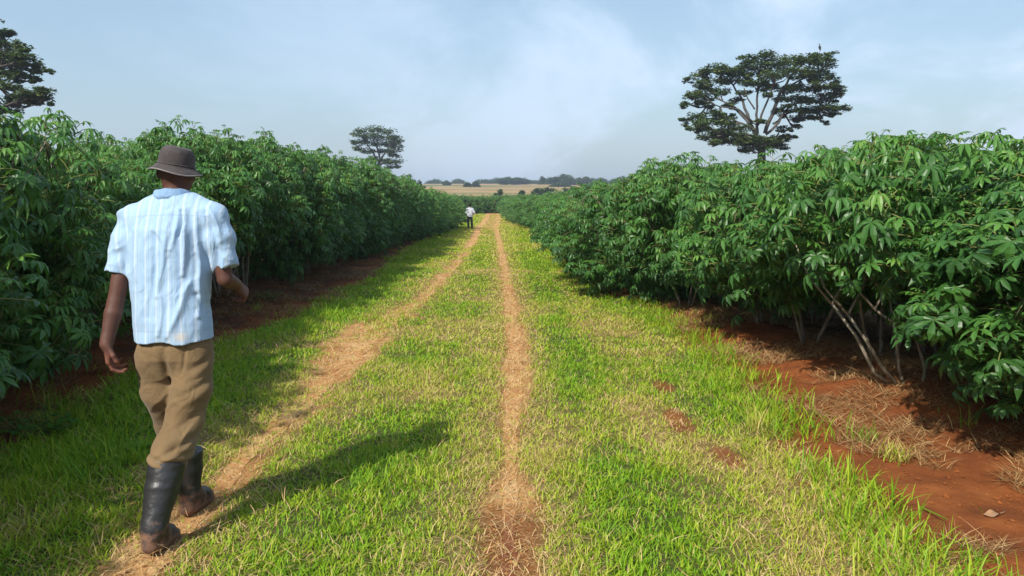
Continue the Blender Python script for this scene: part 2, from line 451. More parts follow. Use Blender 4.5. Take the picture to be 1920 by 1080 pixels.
M['shoe'] = plain('dark_shoe', (.02, .018, .016)); M['bird'] = plain('dark_feather', (.03, .03, .035)); M['twig'] = plain('green_brown_twig', (.10, .11, .045)); M['beak'] = plain('bird_beak', (.3, .2, .12))
M['deadleaf'] = cloth('curled_dead_leaf', (.22, .12, .06), (.34, .19, .10), 20, 20, .5)
# ------------------------------------------------------------------ world, sun, camera
SUN = Vector((-.50, -.80, 0)).normalized(); ELEV = math.radians(41)
SUN = Vector((SUN.x * math.cos(ELEV), SUN.y * math.cos(ELEV), math.sin(ELEV)))
w = bpy.data.worlds.new('World'); scene.world = w; w.use_nodes = True
nt = w.node_tree; nt.nodes.clear()
o = nt.nodes.new('ShaderNodeOutputWorld'); bg = nt.nodes.new('ShaderNodeBackground'); bg.inputs['Strength'].default_value = .112
sky = nt.nodes.new('ShaderNodeTexSky'); sky.sky_type = 'NISHITA'; sky.sun_disc = False
sky.sun_elevation = ELEV; sky.sun_rotation = math.atan2(SUN.x, SUN.y); sky.air_density = 1.3; sky.dust_density = 2.2; sky.ozone_density = 1.5
tc = nt.nodes.new('ShaderNodeTexCoord')
def N(typ, **kw):
    n = nt.nodes.new(typ)
    for k, v in kw.items(): setattr(n, k, v)
    return n
def L(a, b): nt.links.new(a, b)
# high thin cloud: noise laid on a flat cloud deck (direction / height)
sep = N('ShaderNodeSeparateXYZ'); L(tc.outputs['Generated'], sep.inputs[0])
mz = N('ShaderNodeMath', operation='MAXIMUM'); L(sep.outputs['Z'], mz.inputs[0]); mz.inputs[1].default_value = .0
za = N('ShaderNodeMath', operation='ADD'); L(mz.outputs[0], za.inputs[0]); za.inputs[1].default_value = .22
dx = N('ShaderNodeMath', operation='DIVIDE'); L(sep.outputs['X'], dx.inputs[0]); L(za.outputs[0], dx.inputs[1])
dy = N('ShaderNodeMath', operation='DIVIDE'); L(sep.outputs['Y'], dy.inputs[0]); L(za.outputs[0], dy.inputs[1])
cb = N('ShaderNodeCombineXYZ'); L(dx.outputs[0], cb.inputs[0]); L(dy.outputs[0], cb.inputs[1])
mp = N('ShaderNodeMapping'); L(cb.outputs[0], mp.inputs['Vector']); mp.inputs['Rotation'].default_value = (0, 0, .5); mp.inputs['Scale'].default_value = (1.0, .55, 1); mp.inputs['Location'].default_value = (2.3, 1.1, 0)
no = N('ShaderNodeTexNoise'); L(mp.outputs[0], no.inputs['Vector']); no.inputs['Scale'].default_value = 1.15; no.inputs['Detail'].default_value = 6; no.inputs['Roughness'].default_value = .6; no.inputs['Distortion'].default_value = .5
mr = N('ShaderNodeMapRange', interpolation_type='SMOOTHSTEP'); L(no.outputs['Fac'], mr.inputs['Value']); mr.inputs['From Min'].default_value = .41; mr.inputs['From Max'].default_value = .63; mr.inputs['To Max'].default_value = .9
# more cloud toward the right of the view
cr = N('ShaderNodeMapRange', interpolation_type='SMOOTHSTEP'); L(sep.outputs['X'], cr.inputs['Value']); cr.inputs['From Min'].default_value = -.45; cr.inputs['From Max'].default_value = .35; cr.inputs['To Min'].default_value = .2; cr.inputs['To Max'].default_value = 1
mm = N('ShaderNodeMath', operation='MULTIPLY'); L(mr.outputs[0], mm.inputs[0]); L(cr.outputs[0], mm.inputs[1])
mx = N('ShaderNodeMix', data_type='RGBA'); L(mm.outputs[0], mx.inputs[0]); L(sky.outputs[0], mx.inputs[6]); mx.inputs[7].default_value = (6.9, 7.6, 8.9, 1)
# general thin veil of humidity
ml = N('ShaderNodeMix', data_type='RGBA'); ml.inputs[0].default_value = .35; L(mx.outputs[2], ml.inputs[6]); ml.inputs[7].default_value = (3.5, 5.4, 7.5, 1)
L(ml.outputs[2], bg.inputs['Color']); L(bg.outputs[0], o.inputs['Surface'])

sl = bpy.data.lights.new('sun', 'SUN'); sl.energy = 5.0; sl.angle = math.radians(1.1); sl.color = (1, .95, .86)
so = bpy.data.objects.new('sun', sl); COL.objects.link(so); so.location = (0, 0, 30)
so.rotation_euler = SUN.to_track_quat('Z', 'Y').to_euler()
cam = bpy.data.cameras.new('camera'); co = bpy.data.objects.new('camera', cam); COL.objects.link(co); scene.camera = co
cam.sensor_width = 36; cam.lens = 36 * F / 1920; cam.clip_start = .05; cam.clip_end = 5000
co.location = (0, 0, CAMZ); co.rotation_euler = (PI / 2 - PITCH, 0, 0)
scene.view_settings.view_transform = 'Standard'; scene.view_settings.look = 'None'; scene.view_settings.exposure = 0.36; scene.view_settings.gamma = 1
scene.cycles.use_denoising = True
scene.cycles.max_bounces = 8; scene.cycles.transparent_max_bounces = 6; scene.cycles.volume_bounces = 0

# ------------------------------------------------------------------ ground
def axis(pos, near, grow, far):
    v = [0.0]; s = near
    while v[-1] < far:
        v.append(v[-1] + s)
        if v[-1] > pos: s *= grow
    return np.array(v)
xs = axis(6, .05, 1.09, 1600); xs = np.concatenate([-xs[:0:-1], xs])
yf = axis(12, .05, 1.02, 1600); yb = axis(2, .3, 1.35, 1500)
ys = np.concatenate([-yb[:0:-1], yf])
X, Y = np.meshgrid(xs, ys); Z = H(X, Y)
nx, ny = len(xs), len(ys)
i = np.arange(nx * ny).reshape(ny, nx)
Q = np.stack([i[:-1, :-1], i[:-1, 1:], i[1:, 1:], i[1:, :-1]], -1).reshape(-1, 4)
xf, yf_ = X.ravel(), Y.ravel()
bb = bare(xf, yf_); ip = in_path(xf, yf_); soilm = np.maximum(1 - ip, bb * .8)
nt_ = np.minimum(np.abs(xf - trackR(yf_)), np.abs(xf - trackL(yf_))); trkm = bb * ip * (1 - smooth(.6, .9, nt_)) * np.maximum(smooth(3.7, 4.2, yf_), smooth(-.6, -1., xf))
fieldm = smooth(118, 150, yf_)
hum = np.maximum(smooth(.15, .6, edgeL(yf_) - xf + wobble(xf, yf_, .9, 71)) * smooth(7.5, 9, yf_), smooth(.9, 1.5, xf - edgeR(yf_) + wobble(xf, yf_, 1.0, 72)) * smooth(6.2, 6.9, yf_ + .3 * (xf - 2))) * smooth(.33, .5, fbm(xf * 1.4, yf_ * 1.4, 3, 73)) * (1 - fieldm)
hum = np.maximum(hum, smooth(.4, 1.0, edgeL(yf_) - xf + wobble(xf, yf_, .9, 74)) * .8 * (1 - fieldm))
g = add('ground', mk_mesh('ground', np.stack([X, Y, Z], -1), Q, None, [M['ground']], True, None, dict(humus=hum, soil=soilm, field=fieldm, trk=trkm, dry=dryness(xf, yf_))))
tag(g, 'red soil ground with grass cover reaching to tan fields', 'ground', kind='structure')

# the two worn wheel tracks
def track(fn, wfn, o, name, lab):
    n = 900; yy = 2.0 * (98 / 2.0) ** (np.arange(n) / (n - 1)); c = fn(yy)
    w = wfn(yy) * (.15 + 1.0 * fbm(yy * 4.5, yy * 0, 4, o)); w2 = wfn(yy) * (.15 + 1.0 * fbm(yy * 4.5, yy * 0 + 5, 4, o + 4))
    us = np.linspace(-1, 1, 9); P = []
    for u in us: P.append(np.stack([c + np.where(u < 0, u * w, u * w2), yy], -1))
    P = np.stack(P, 1); Zt = H(P[..., 0], P[..., 1]) + .004
    V = np.concatenate([P, Zt[..., None]], -1)
    i = np.arange(n * 9).reshape(n, 9); q = np.stack([i[:-1, :-1], i[:-1, 1:], i[1:, 1:], i[1:, :-1]], -1).reshape(-1, 4)
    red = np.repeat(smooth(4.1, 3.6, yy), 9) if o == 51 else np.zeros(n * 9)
    ob = add('path', mk_mesh('path', V, q, None, [M['track']], True, None, dict(red=red)))
    tag(ob, lab, 'wheel track', kind='structure')
track(trackR, lambda y: np.interp(y, [0, 4.6, 7, 40, 60, 100], [.08, .05, .11, .16, .4, .5]), 51, 'path', 'narrow sandy wheel track worn straight up the middle of the grass')
track(trackL, lambda y: np.interp(y, [0, 5, 7, 9, 11, 13, 20, 60, 100], [.10, .09, .15, .26, .26, .14, .14, .4, .45]), 61, 'path', 'sandy wheel track curving in from the left under the walking man')
# ------------------------------------------------------------------ cassava
def leaf_template(droop, nl=7, r=None, wide=1.0):
    """palmate leaf: petiole joint at origin, mean direction +X, up +Z; returns verts, quads, tris"""
    r = r or rng
    V = []; Q = []; T = []
    angs = np.linspace(-2.15, 2.15, nl) if nl > 5 else np.linspace(-1.7, 1.7, nl)
    for a in angs:
        a = a + r.normal(0, .07); ln = .15 * (1 - .22 * abs(a) / 2.2) * r.uniform(.88, 1.1); wd = .0195 * wide * r.uniform(.9, 1.15)
        dr = droop * r.uniform(.7, 1.3)
        d = np.array([math.cos(a), math.sin(a), 0]); s = np.array([-math.sin(a), math.cos(a), 0]); b = len(V)
        def c(t): return d * ln * (t - .18 * dr * t * t) + np.array([0, 0, -ln * dr * (t ** 1.8)]) + np.array([0, 0, .01 * math.sin(PI * t)])
        V.append(c(0)); fold = .35 * wd
        for t, ww in ((.38, .75), (.70, 1.0)):
            m = c(t); V += [m + s * wd * ww + np.array([0, 0, fold]), m, m - s * wd * ww + np.array([0, 0, fold])]
        V.append(c(1.0))
        T += [(b, b + 2, b + 1), (b, b + 3, b + 2), (b + 4, b + 5, b + 7), (b + 5, b + 6, b + 7)]
        Q += [(b + 1, b + 2, b + 5, b + 4), (b + 2, b + 3, b + 6, b + 5)]
    return np.array(V), np.array(Q), np.array(T)

LT = [leaf_template(dr, nl, np.random.default_rng(100 + k)) for k, (dr, nl) in enumerate(((.25, 7), (.5, 7), (.75, 7), (1.0, 6), (.45, 5), (.85, 7)))]

def leaves_mesh(name, P, D, Up, S, tint, r, petiole_from=None, extra=None):
    """P leaf joints, D outward dir, Up normal, S scale"""
    D = D / (np.linalg.norm(D, axis=1, keepdims=True) + 1e-9)
    side = np.cross(Up, D); side /= (np.linalg.norm(side, axis=1, keepdims=True) + 1e-9); N = np.cross(D, side)
    k = r.integers(0, len(LT), len(P))
    Vs = []; Qs = []; Ts = []; At = []; n = 0
    for j in range(len(LT)):
        m = np.where(k == j)[0]
        if not len(m): continue
        v, q, tr = LT[j]
        W = P[m][:, None] + S[m][:, None, None] * (v[None, :, 0:1] * D[m][:, None] + v[None, :, 1:2] * side[m][:, None] + v[None, :, 2:3] * N[m][:, None])
        off = n + np.arange(len(m))[:, None, None] * len(v)
        Vs.append(W.reshape(-1, 3)); Qs.append((q[None] + off).reshape(-1, 4)); Ts.append((tr[None] + off).reshape(-1, 3))
        At.append(np.repeat(tint[m], len(v))); n += len(m) * len(v)
    nq = sum(len(q) for q in Qs)
    if petiole_from is not None:
        A = petiole_from; B = P; w = np.array([0, 0, 1.0]); sd = np.cross(B - A, w); sd /= (np.linalg.norm(sd, axis=1, keepdims=True) + 1e-9)
        mid = (A + B) / 2 + np.array([0, 0, .012]); up = np.cross(sd, B - A); up /= (np.linalg.norm(up, axis=1, keepdims=True) + 1e-9)
        rad = .0035
        ring = lambda C: np.stack([C + sd * rad, C - sd * rad * .5 + up * rad * .87, C - sd * rad * .5 - up * rad * .87], 1)
        W = np.concatenate([ring(A), ring(mid), ring(B)], 1).reshape(-1, 3)
        off = n + np.arange(len(P))[:, None, None] * 9
        q = np.array([[a + lv * 3, (a + 1) % 3 + lv * 3, (a + 1) % 3 + 3 + lv * 3, a + 3 + lv * 3] for lv in (0, 1) for a in range(3)])
        Vs.append(W); Qs.append((q[None] + off).reshape(-1, 4)); At.append(np.zeros(len(W))); n += len(W)
    Qa = np.concatenate(Qs); Ta = np.concatenate(Ts)
    mi = np.concatenate([np.zeros(nq), np.ones(len(Qa) - nq), np.zeros(len(Ta))])
    return mk_mesh(name, np.concatenate(Vs), Qa, Ta, [M['cassava'], M['petiole']], False, mi, dict(tint=np.concatenate(At)))

def cassava_variant(seed, hgt=2.3, rad=1.15, skirt=.75, ntips=60, per=8):
    """returns stem meshes (list) and foliage mesh"""
    r = np.random.default_rng(seed)
    ns = int(r.integers(3, 6)); stems = []; tips = []; forks = []
    for s in range(ns):
        a = s / ns * 2 * PI + r.uniform(-.4, .4); base = np.array([math.cos(a) * .07, math.sin(a) * .07, -.05])
        lean = r.uniform(.28, .55); h1 = r.uniform(.45, .62) * hgt
        pts = [base]; p = base.copy(); dirv = np.array([math.cos(a) * lean * .7, math.sin(a) * lean * .7, 1.0])
        for q in range(6):
            dirv = dirv + np.array([r.normal(0, .06), r.normal(0, .06), 0]); p = p + dirv / np.linalg.norm(dirv) * h1 / 6; pts.append(p.copy())
        mb = MB(); mb.tube(pts, np.linspace(.017, .011, 7) * r.uniform(.9, 1.2), 6)
        nf = 3
        for f in range(nf):
            b = a + (f - 1) * r.uniform(.7, 1.1) + r.normal(0, .2); q = [pts[-1]]; v = np.array([math.cos(b) * .75, math.sin(b) * .75, .9]); c = pts[-1].copy()
            for m in range(4):
                v[2] += .1; c = c + v / np.linalg.norm(v) * hgt * .085; q.append(c.copy())
            mb.tube(q, np.linspace(.010, .006, 5), 5); forks.append(c.copy())
        stems.append(mb.mesh('stem', [M['stem']]))
    # tips spread over a dome shell, plus some inside
    Z0 = skirt; cz = skirt + (hgt - skirt) * .45
    T = []; R0 = []
    while len(T) < ntips:
        u = r.uniform(-1, 1); a = r.uniform(0, 2 * PI); rr = r.uniform(.72, 1.0) if r.random() < .8 else r.uniform(.3, .7)
        cosv = math.sqrt(1 - u * u)
        bump = 1 + .09 * math.sin(3 * a + seed) + .06 * math.sin(5 * a + u * 4 + seed * 2)
        z = cz + ((u ** .72) * (hgt - cz) * .95 if u > 0 else u * (cz - skirt)) * (1 - (1 - rr) * .8)
        T.append([math.cos(a) * cosv * rad * rr * bump, math.sin(a) * cosv * rad * rr * bump, z]); R0.append(rr)
    T = np.array(T)
    n = ntips * per
    ti = np.repeat(np.arange(ntips), per)
    az = (np.tile(np.arange(per) * 2.4, ntips) + np.repeat(r.uniform(0, 6.28, ntips), per)) + r.normal(0, .25, n)
    rank = np.tile(np.linspace(0, 1, per), ntips)
    el = np.interp(rank, [0, 1], [1.0, -.15]) + r.normal(0, .15, n)      # young leaves stand, old ones hang
    plen = np.interp(rank, [0, 1], [.07, .20]) * r.uniform(.8, 1.25, n)
    A = T[ti] - np.array([0, 0, 1.0]) * (rank * .16)[:, None]
    out = T[ti] * np.array([1, 1, 0]); out /= (np.linalg.norm(out, axis=1, keepdims=True) + 1e-6)
    D = np.stack([np.cos(az) * np.cos(el), np.sin(az) * np.cos(el), np.sin(el)], 1) + out * .35
    D /= np.linalg.norm(D, axis=1, keepdims=True)
    P = A + D * plen[:, None]
    # blade: outward and tipping down
    Dh = D * np.array([1, 1, 0]) + r.normal(0, .1, (n, 3)) * np.array([1, 1, 0]); Dh /= (np.linalg.norm(Dh, axis=1, keepdims=True) + 1e-6)
    tilt = np.interp(rank, [0, 1], [-.25, .75]) + r.normal(0, .22, n)
    Dl = Dh * np.cos(tilt)[:, None] - np.array([0, 0, 1.0]) * np.sin(tilt)[:, None]
    Up = np.array([0, 0, 1.0]) + Dh * .2 + r.normal(0, .15, (n, 3))
    S = np.interp(rank, [0, .3, 1], [.45, .82, 1.02]) * r.uniform(.60, 1.06, n)
    tint = np.clip(.75 - rank * .55 + r.normal(0, .15, n) + np.repeat(r.normal(0, .07, ntips), per), 0, .85)
    tint[(r.random(n) < .0012) & (rank > .8)] = 1.0
    fol = leaves_mesh('foliage', P, Dl, Up, S, tint, r, A)
    # twigs up into the tips, from the nearest fork
    mb = MB(); fk = np.array(forks)
    for q in T[::2]:
        j = np.argmin(((fk - q) ** 2).sum(1)); a = fk[j]; m = (a + q) / 2 + np.array([0, 0, -.05])
        q = q - np.array([0, 0, .06]); mb.tube([a, m, q], [.006, .0045, .003], 4, cap=False)
    return stems, fol, mb.mesh('twig', [M['twig']])

VAR = [cassava_variant(20 + k, hgt=2.25 + .1 * (k % 3), rad=1.08 + .06 * (k % 2), skirt=sk, ntips=tp, per=8)
       for k, (sk, tp) in enumerate(((.80, 205), (.85, 205), (.78, 210), (.55, 220), (.25, 245), (.22, 245), (.28, 240)))]
# far plants: fewer, larger leaves
FARV = [cassava_variant(60 + k, hgt=2.3, rad=1.2, skirt=.12, ntips=130, per=7) for k in range(2)]
HI = (0, 1, 2); LOW = (3, 4, 5, 6)

def cassava(x, y, sc, var, label, group, rot, far=False, stemparts=True):
    t = thing('cassava_plant', label, 'cassava plant', (x, y, float(H(x, y)) - .02), rot, group)
    st, fo, tw = (FARV if far else VAR)[var]
    t.scale = (sc[0], sc[0], sc[1])
    add('foliage', fo, t)
    if stemparts:
        for s in st: add('stem', s, t)
        add('twig', tw, t)
    return t
ORD = ['nearest', 'second nearest', 'third nearest', 'fourth nearest', 'fifth nearest', 'sixth nearest', 'seventh nearest', 'eighth nearest', 'ninth nearest', 'tenth nearest']
cr = np.random.default_rng(11)
GL = 'cassava plants left of the path'; GR = 'cassava plants right of the path'; GF = 'cassava plants across the far end of the path'
cnt = 0
# left block
def topL(y): return np.interp(y, [0, 4, 6.4, 7.6, 9, 11, 14, 18, 24, 40, 60], [2.2, 2.25, 2.34, 1.95, 2.03, 2.34, 2.66, 2.80, 2.68, 2.5, 2.35])
def topR(y): return np.interp(y, [0, 5, 6.5, 8, 9.5, 11, 12.5, 14, 17, 20, 27, 35, 42, 70, 100], [1.70, 1.79, 1.88, 2.1, 2.26, 2.24, 2.12, 2.12, 1.95, 1.82, 1.9, 2.1, 2.25, 2.4, 2.45])
def block(side, y0, y1, rows, hx, top, skip=None):
    global cnt
    y = y0; i = 0
    while y < y1:
        st = float(np.interp(y, [0, 20, 50, 100], [1.15, 1.3, 1.7, 2.6]))
        for rr in range(rows):
            if rr >= 2 and y > 26: continue
            yy = y + cr.normal(0, .13) + (.5 * st if rr % 2 else 0)
            x = float(hx(yy)) + side * rr * 1.12 + cr.normal(0, .10)
            if skip and skip(x, yy): continue
            tz = float(top(yy)) * (1 + .015 * rr) * (.86 if side > 0 and rr == 0 and 12.5 < yy < 17 else 1) + cr.normal(0, .07)
            far = y > 34
            if far: v = int(cr.integers(0, 2))
            elif side < 0: v = int(cr.choice(HI)) if (rr > 0 and yy > 7 or 7 < yy < 15) else int(cr.choice((5, 6, 4)))
            else: v = int(cr.choice((3, 3, 1))) if yy < 9.5 else (int(cr.choice(HI)) if rr > 0 else int(cr.choice(LOW)))
            sxy = cr.uniform(.90, 1.12) * float(np.interp(y, [0, 30, 50, 100], [1, 1.05, 1.25, 1.6]))
            if rr == 0 and i < 10:
                lab = '%s cassava plant of the front row %s of the grassy path' % (ORD[i], 'left' if side < 0 else 'right')
            elif rr == 0: lab = 'cassava plant in the distant front row %s of the path, merging into the hedge' % ('left' if side < 0 else 'right')
            else: lab = 'cassava plant behind the front row %s of the path, only its leafy top showing' % ('left' if side < 0 else 'right')
            cassava(x, yy, (sxy, tz / 2.32), v, lab, GL if side < 0 else GR, cr.uniform(0, 6.28), far, stemparts=(y < 34 and rr < 2))
            cnt += 1
        y += st; i += 1
for k in range(6):  # unseen plants beside the camera, added to shade the near left hedge and grass
    cassava(-4.0 - 1.15 * (k % 2), -.2 + 1.1 * (k // 2) + .4 * (k % 2), (1.1, 1.05), 4 + k % 3, 'unseen cassava plant left of the camera, added to shade the near grass', GL, k * 1.3, stemparts=False)
block(-1, 3.1, 56, 3, hedgeL, topL)
block(1, 5.0, 97, 3, hedgeR, topR, skip=lambda x, y: abs(x - 3.1) < .8 and abs(y - 6.3) < .6)
# the plant whose pale stems show at the right, standing on its red mound
def bare_stem_plant():
    t = thing('cassava_plant', 'cassava plant with four bare pale stems rising from a red soil mound', 'cassava plant', (3.12, 6.25, float(H(3.12, 6.25)) - .02), 0, GR)
    o = np.array([3.12, 6.25, float(H(3.12, 6.25)) - .02])
    for pts in (((1665, 768, 6.15), (1640, 700, 6.15), (1605, 630, 6.2), (1560, 570, 6.3)), ((1680, 765, 6.1), (1655, 690, 6.1), (1625, 640, 6.1), (1590, 590, 6.2)),
                ((1692, 762, 6.1), (1686, 690, 6.1), (1680, 630, 6.1), (1668, 560, 6.2)), ((1727, 768, 6.05), (1735, 690, 6.1), (1718, 635, 6.1), (1640, 580, 6.2))):
        mb = MB(); P = [U(*p) - o for p in pts]
        P[0][2] = -.03
        mb.tube(P, [.0155, .014, .0125, .010], 8)
        for q in (-1, 1):
            mb.tube([P[-1], P[-1] + np.array([q * .15, .1, .2]), P[-1] + np.array([q * .25, .2, .5])], [.011, .009, .006], 5)
        add('stem', mb.mesh('stem', [M['stem']]), t)
    add('foliage', cassava_variant(77, 1.95, 1.25, .84, 175, 8)[1], t)
bare_stem_plant(); cnt += 1
# near plant at the right edge, leaves hanging low into the frame
c_ = cassava(3.72, 4.65, (1.15, .80), 4, 'cassava plant cut off by the right edge, leaves hanging down to the red soil', GR, 1.0); cnt += 1
c_ = cassava(4.2, 3.7, (1.0, .78), 3, 'cassava plant at the right edge, nearest of all, mostly out of view', GR, 2.0); cnt += 1
# small dark one at the foot of the right block
cassava(1.62, 48, (.75, .42), 4, 'small low cassava plant standing in the grass before the distant right hedge', GR, .4, stemparts=False); cnt += 1
# far end block
for k in range(40):
    x = -15 + (k % 20) * .95 + cr.normal(0, .15); y = 104 + (k // 20) * 3 + cr.normal(0, .4)
    cassava(x, y, (1.15, 1.05 + cr.normal(0, .05)), int(cr.integers(0, 2)), 'cassava plant in the low distant hedge closing off the far end of the path', GF, cr.uniform(0, 6.28), True, stemparts=False); cnt += 1
print('cassava plants', cnt)

# ------------------------------------------------------------------ grass
def blades(name, x, y, h, wd, lean, tint, mat, lift=0.0, curl=None, label=None, cat='grass', kind='stuff', zf=None, origin=(0, 0, 0)):
    n = len(x); r = rng
    z = (H(x, y) if zf is None else zf) + lift
    az = r.uniform(0, 2 * PI, n)
    L = np.stack([np.cos(az), np.sin(az)], 1) * lean[:, None]
    wa = az + PI / 2 + r.normal(0, .5, n); wv = np.stack([np.cos(wa), np.sin(wa)], 1) * wd[:, None] * .5
    st = np.array([0, .4, .75, 1.0]); ww = np.array([.8, 1, .7, 0])
    hz = np.sqrt(np.maximum(1 - np.minimum(lean, .999) ** 2, .0))
    V = np.zeros((n, 7, 3), np.float32); j = 0
    cu = .6 if curl is None else curl
    side = r.normal(0, .18, n)
    for t, a in zip(st, ww):
        cxy = np.stack([x, y], 1) + L * (h * t ** 1.5)[:, None] + np.stack([-L[:, 1], L[:, 0]], 1) * (h * side * t * t)[:, None]
        cz = z + h * hz * (t - cu * .5 * lean * t * t)
        if a > 0:
            for s in (-1, 1):
                V[:, j, 0:2] = cxy + s * a * wv; V[:, j, 2] = cz; j += 1
        else: V[:, j, 0:2] = cxy; V[:, j, 2] = cz; j += 1
    off = np.arange(n)[:, None, None] * 7
    Q = (np.array([[0, 1, 3, 2], [2, 3, 5, 4]])[None] + off).reshape(-1, 4); T = (np.array([[4, 5, 6]])[None] + off).reshape(-1, 3)
    ob = add(name, mk_mesh(name, V.reshape(-1, 3) - np.asarray(origin, dtype=np.float32), Q, T, [mat], True, None, dict(tint=np.repeat(tint, 7))), None, tuple(origin))
    return tag(ob, label, cat, None, kind)

def band(y0, y1, dens, pad=.9):
    x0 = min(float(edgeL(y)) for y in np.linspace(y0, y1, 5)) - pad; x1 = max(float(edgeR(y)) for y in np.linspace(y0, y1, 5)) + pad
    n = int((x1 - x0) * (y1 - y0) * dens)
    return rng.uniform(x0, x1, n), rng.uniform(y0, y1, n)
BX = []; 
for (y0, y1, dens, hh, ww) in ((1.6, 3.0, 1500, .06, .006), (3.0, 5, 6500, .058, .0058), (5, 8, 4200, .056, .007), (8, 13, 2300, .058, .0095), (13, 22, 950, .062, .015), (22, 40, 380, .075, .027), (40, 70, 130, .09, .05), (70, 101, 60, .11, .09)):
    x, y = band(y0, y1, dens)
    # stay out of what the frame cannot show
    keep = np.abs(x) < (y * .68 + .6)
    x, y = x[keep], y[keep]
    p = in_path(x, y); b = bare(x, y)
    clump = fbm(x * 7, y * 7, 2, 77)
    pr = p * (1 - .86 * b) * (.45 + .9 * smooth(.3, .6, clump))
    pr = np.maximum(pr, .012 * (vnoise(x * 1.3, y * 1.3, 12) > .72))
    keep = rng.random(len(x)) < pr
    x, y, clump, b = x[keep], y[keep], clump[keep], b[keep]
    n = len(x); d = dryness(x, y)
    tall = smooth(.50, .72, fbm(x * 1.2, y * 1.0, 3, 55)) * .8 + np.exp(-((x - edgeR(y) + .1) / .3) ** 2) * .9 * smooth(14, 6, y) + np.exp(-((x - edgeL(y) - .35) / .4) ** 2) * 1.0
    h = hh * .9 * (.55 + .6 * clump + tall * .8 * rng.random(n) ** .7) * rng.uniform(.6, 1.4, n) * (1 - .4 * b)
    u = rng.random(n); is_dry = u < (.07 + .58 * d + .3 * b)
    tint = np.where(is_dry, rng.uniform(.66, .98, n), np.clip(.32 + .26 * d + rng.normal(0, .09, n) + .2 * (clump - .5) + .10 * smooth(8, 40, y), .02, .66))
    lean = np.clip(rng.uniform(.35, .98, n) + .15 * is_dry, 0, .985)
    BX.append((x, y, h, ww * rng.uniform(.6, 1.35, n) * np.where(is_dry, .65, 1), lean, tint))
A = [np.concatenate([b[k] for b in BX]) for k in range(6)]
print('blades', len(A[0]))
blades('grass', *A, M['grass'], label='short bright green and straw coloured grass covering the path')

# long lush blades along the margins and bottom right
def margin(n, f): 
    y = 2.2 + 12 * rng.random(n) ** 1.5; return f(y), y
n = 7000; y = 2.6 + 10 * rng.random(n) ** 1.6; s = rng.random(n) < .55
x = np.where(s, edgeR(y) - rng.normal(.05, .16, n), edgeL(y) + rng.normal(.45, .28, n))
k = vnoise(x * 2.5, y * 2.5, 91) > np.where(s, .5, .42); x, y = x[k], y[k]; n = len(x)
blades('tall_grass', x, y, rng.uniform(.08, .24, n), rng.uniform(.004, .009, n), rng.uniform(.25, .85, n), np.clip(rng.normal(.36, .1, n), .05, .66), M['grass'], curl=.9,
       label='longer loose grass blades growing along both margins of the path')

# straw litter: dry stalks lying on soil, tracks and under the plants
def litter(n, fx, hmax, lo, hi):
    x, y = fx(n); L_ = rng.uniform(.04, hmax, n)
    return x, y, L_, rng.uniform(.0025, .005, n) * np.interp(y, [0, 5, 12, 40], [.9, 1, 1.8, 4]), rng.uniform(.93, .999, n), rng.uniform(lo, hi, n)
def f_right(n):
    y = 3 + 11 * rng.random(n) ** 1.3; x = edgeR(y) + rng.uniform(-.1, 3.2, n)
    k = fbm(x * 1.6, y * 1.6, 3, 66) + .12 * smooth(.7, 1.6, x - edgeR(y)) * smooth(5, 6, y) > .48 + .1 * ((y < 5.2) & (x < 3)); return x[k], y[k]
def f_left(n):
    y = 3 + 25 * rng.random(n) ** 1.3; x = edgeL(y) - rng.uniform(-.1, 2.6, n); k = fbm(x * 1.6, y * 1.6, 3, 67) > .47; return x[k], y[k]
def f_tr(n):
    y = 3 + 25 * rng.random(n) ** 1.5; s = rng.random(n) < .5; x = np.where(s, trackR(y), trackL(y)) + rng.normal(0, .22, n); return x, y
Ls = []
for f, n, hm, lo, hi in ((f_right, 95000, .20, .05, .85), (f_left, 70000, .22, .0, .55), (f_tr, 12000, .10, .45, 1)):
    x, y = f(n); n = len(x)
    Ls.append((x, y, rng.uniform(.03, hm, n), rng.uniform(.002, .0048, n) * np.interp(y, [0, 5, 12, 40], [.9, 1, 1.8, 4]), rng.uniform(.9, .999, n), rng.uniform(lo, hi, n)))
A = [np.concatenate([b[k] for b in Ls]) for k in range(6)]
blades('straw_litter', *A, M['straw'], lift=.004, curl=.2, label='dry straw and stalk litter strewn over the red soil and wheel tracks', cat='straw')

# dead thatch caught in the grass
n = 30000; y = 2.9 + 16 * rng.random(n) ** 1.6; x = rng.uniform(-3.4, 2.3, n); k = (in_path(x, y) > .3) & (rng.random(n) < .25 + .75 * dryness(x, y)); x, y = x[k], y[k]; n = len(x)
blades('dead_thatch', x, y, rng.uniform(.03, .12, n), rng.uniform(.002, .004, n) * np.interp(y, [0, 5, 12, 20], [.9, 1, 1.7, 2.6]), rng.uniform(.8, .995, n), rng.uniform(.45, 1, n), M['straw'], lift=rng.uniform(.01, .04, n), curl=.4, label='dead straw coloured stems tangled in the living grass', cat='straw')
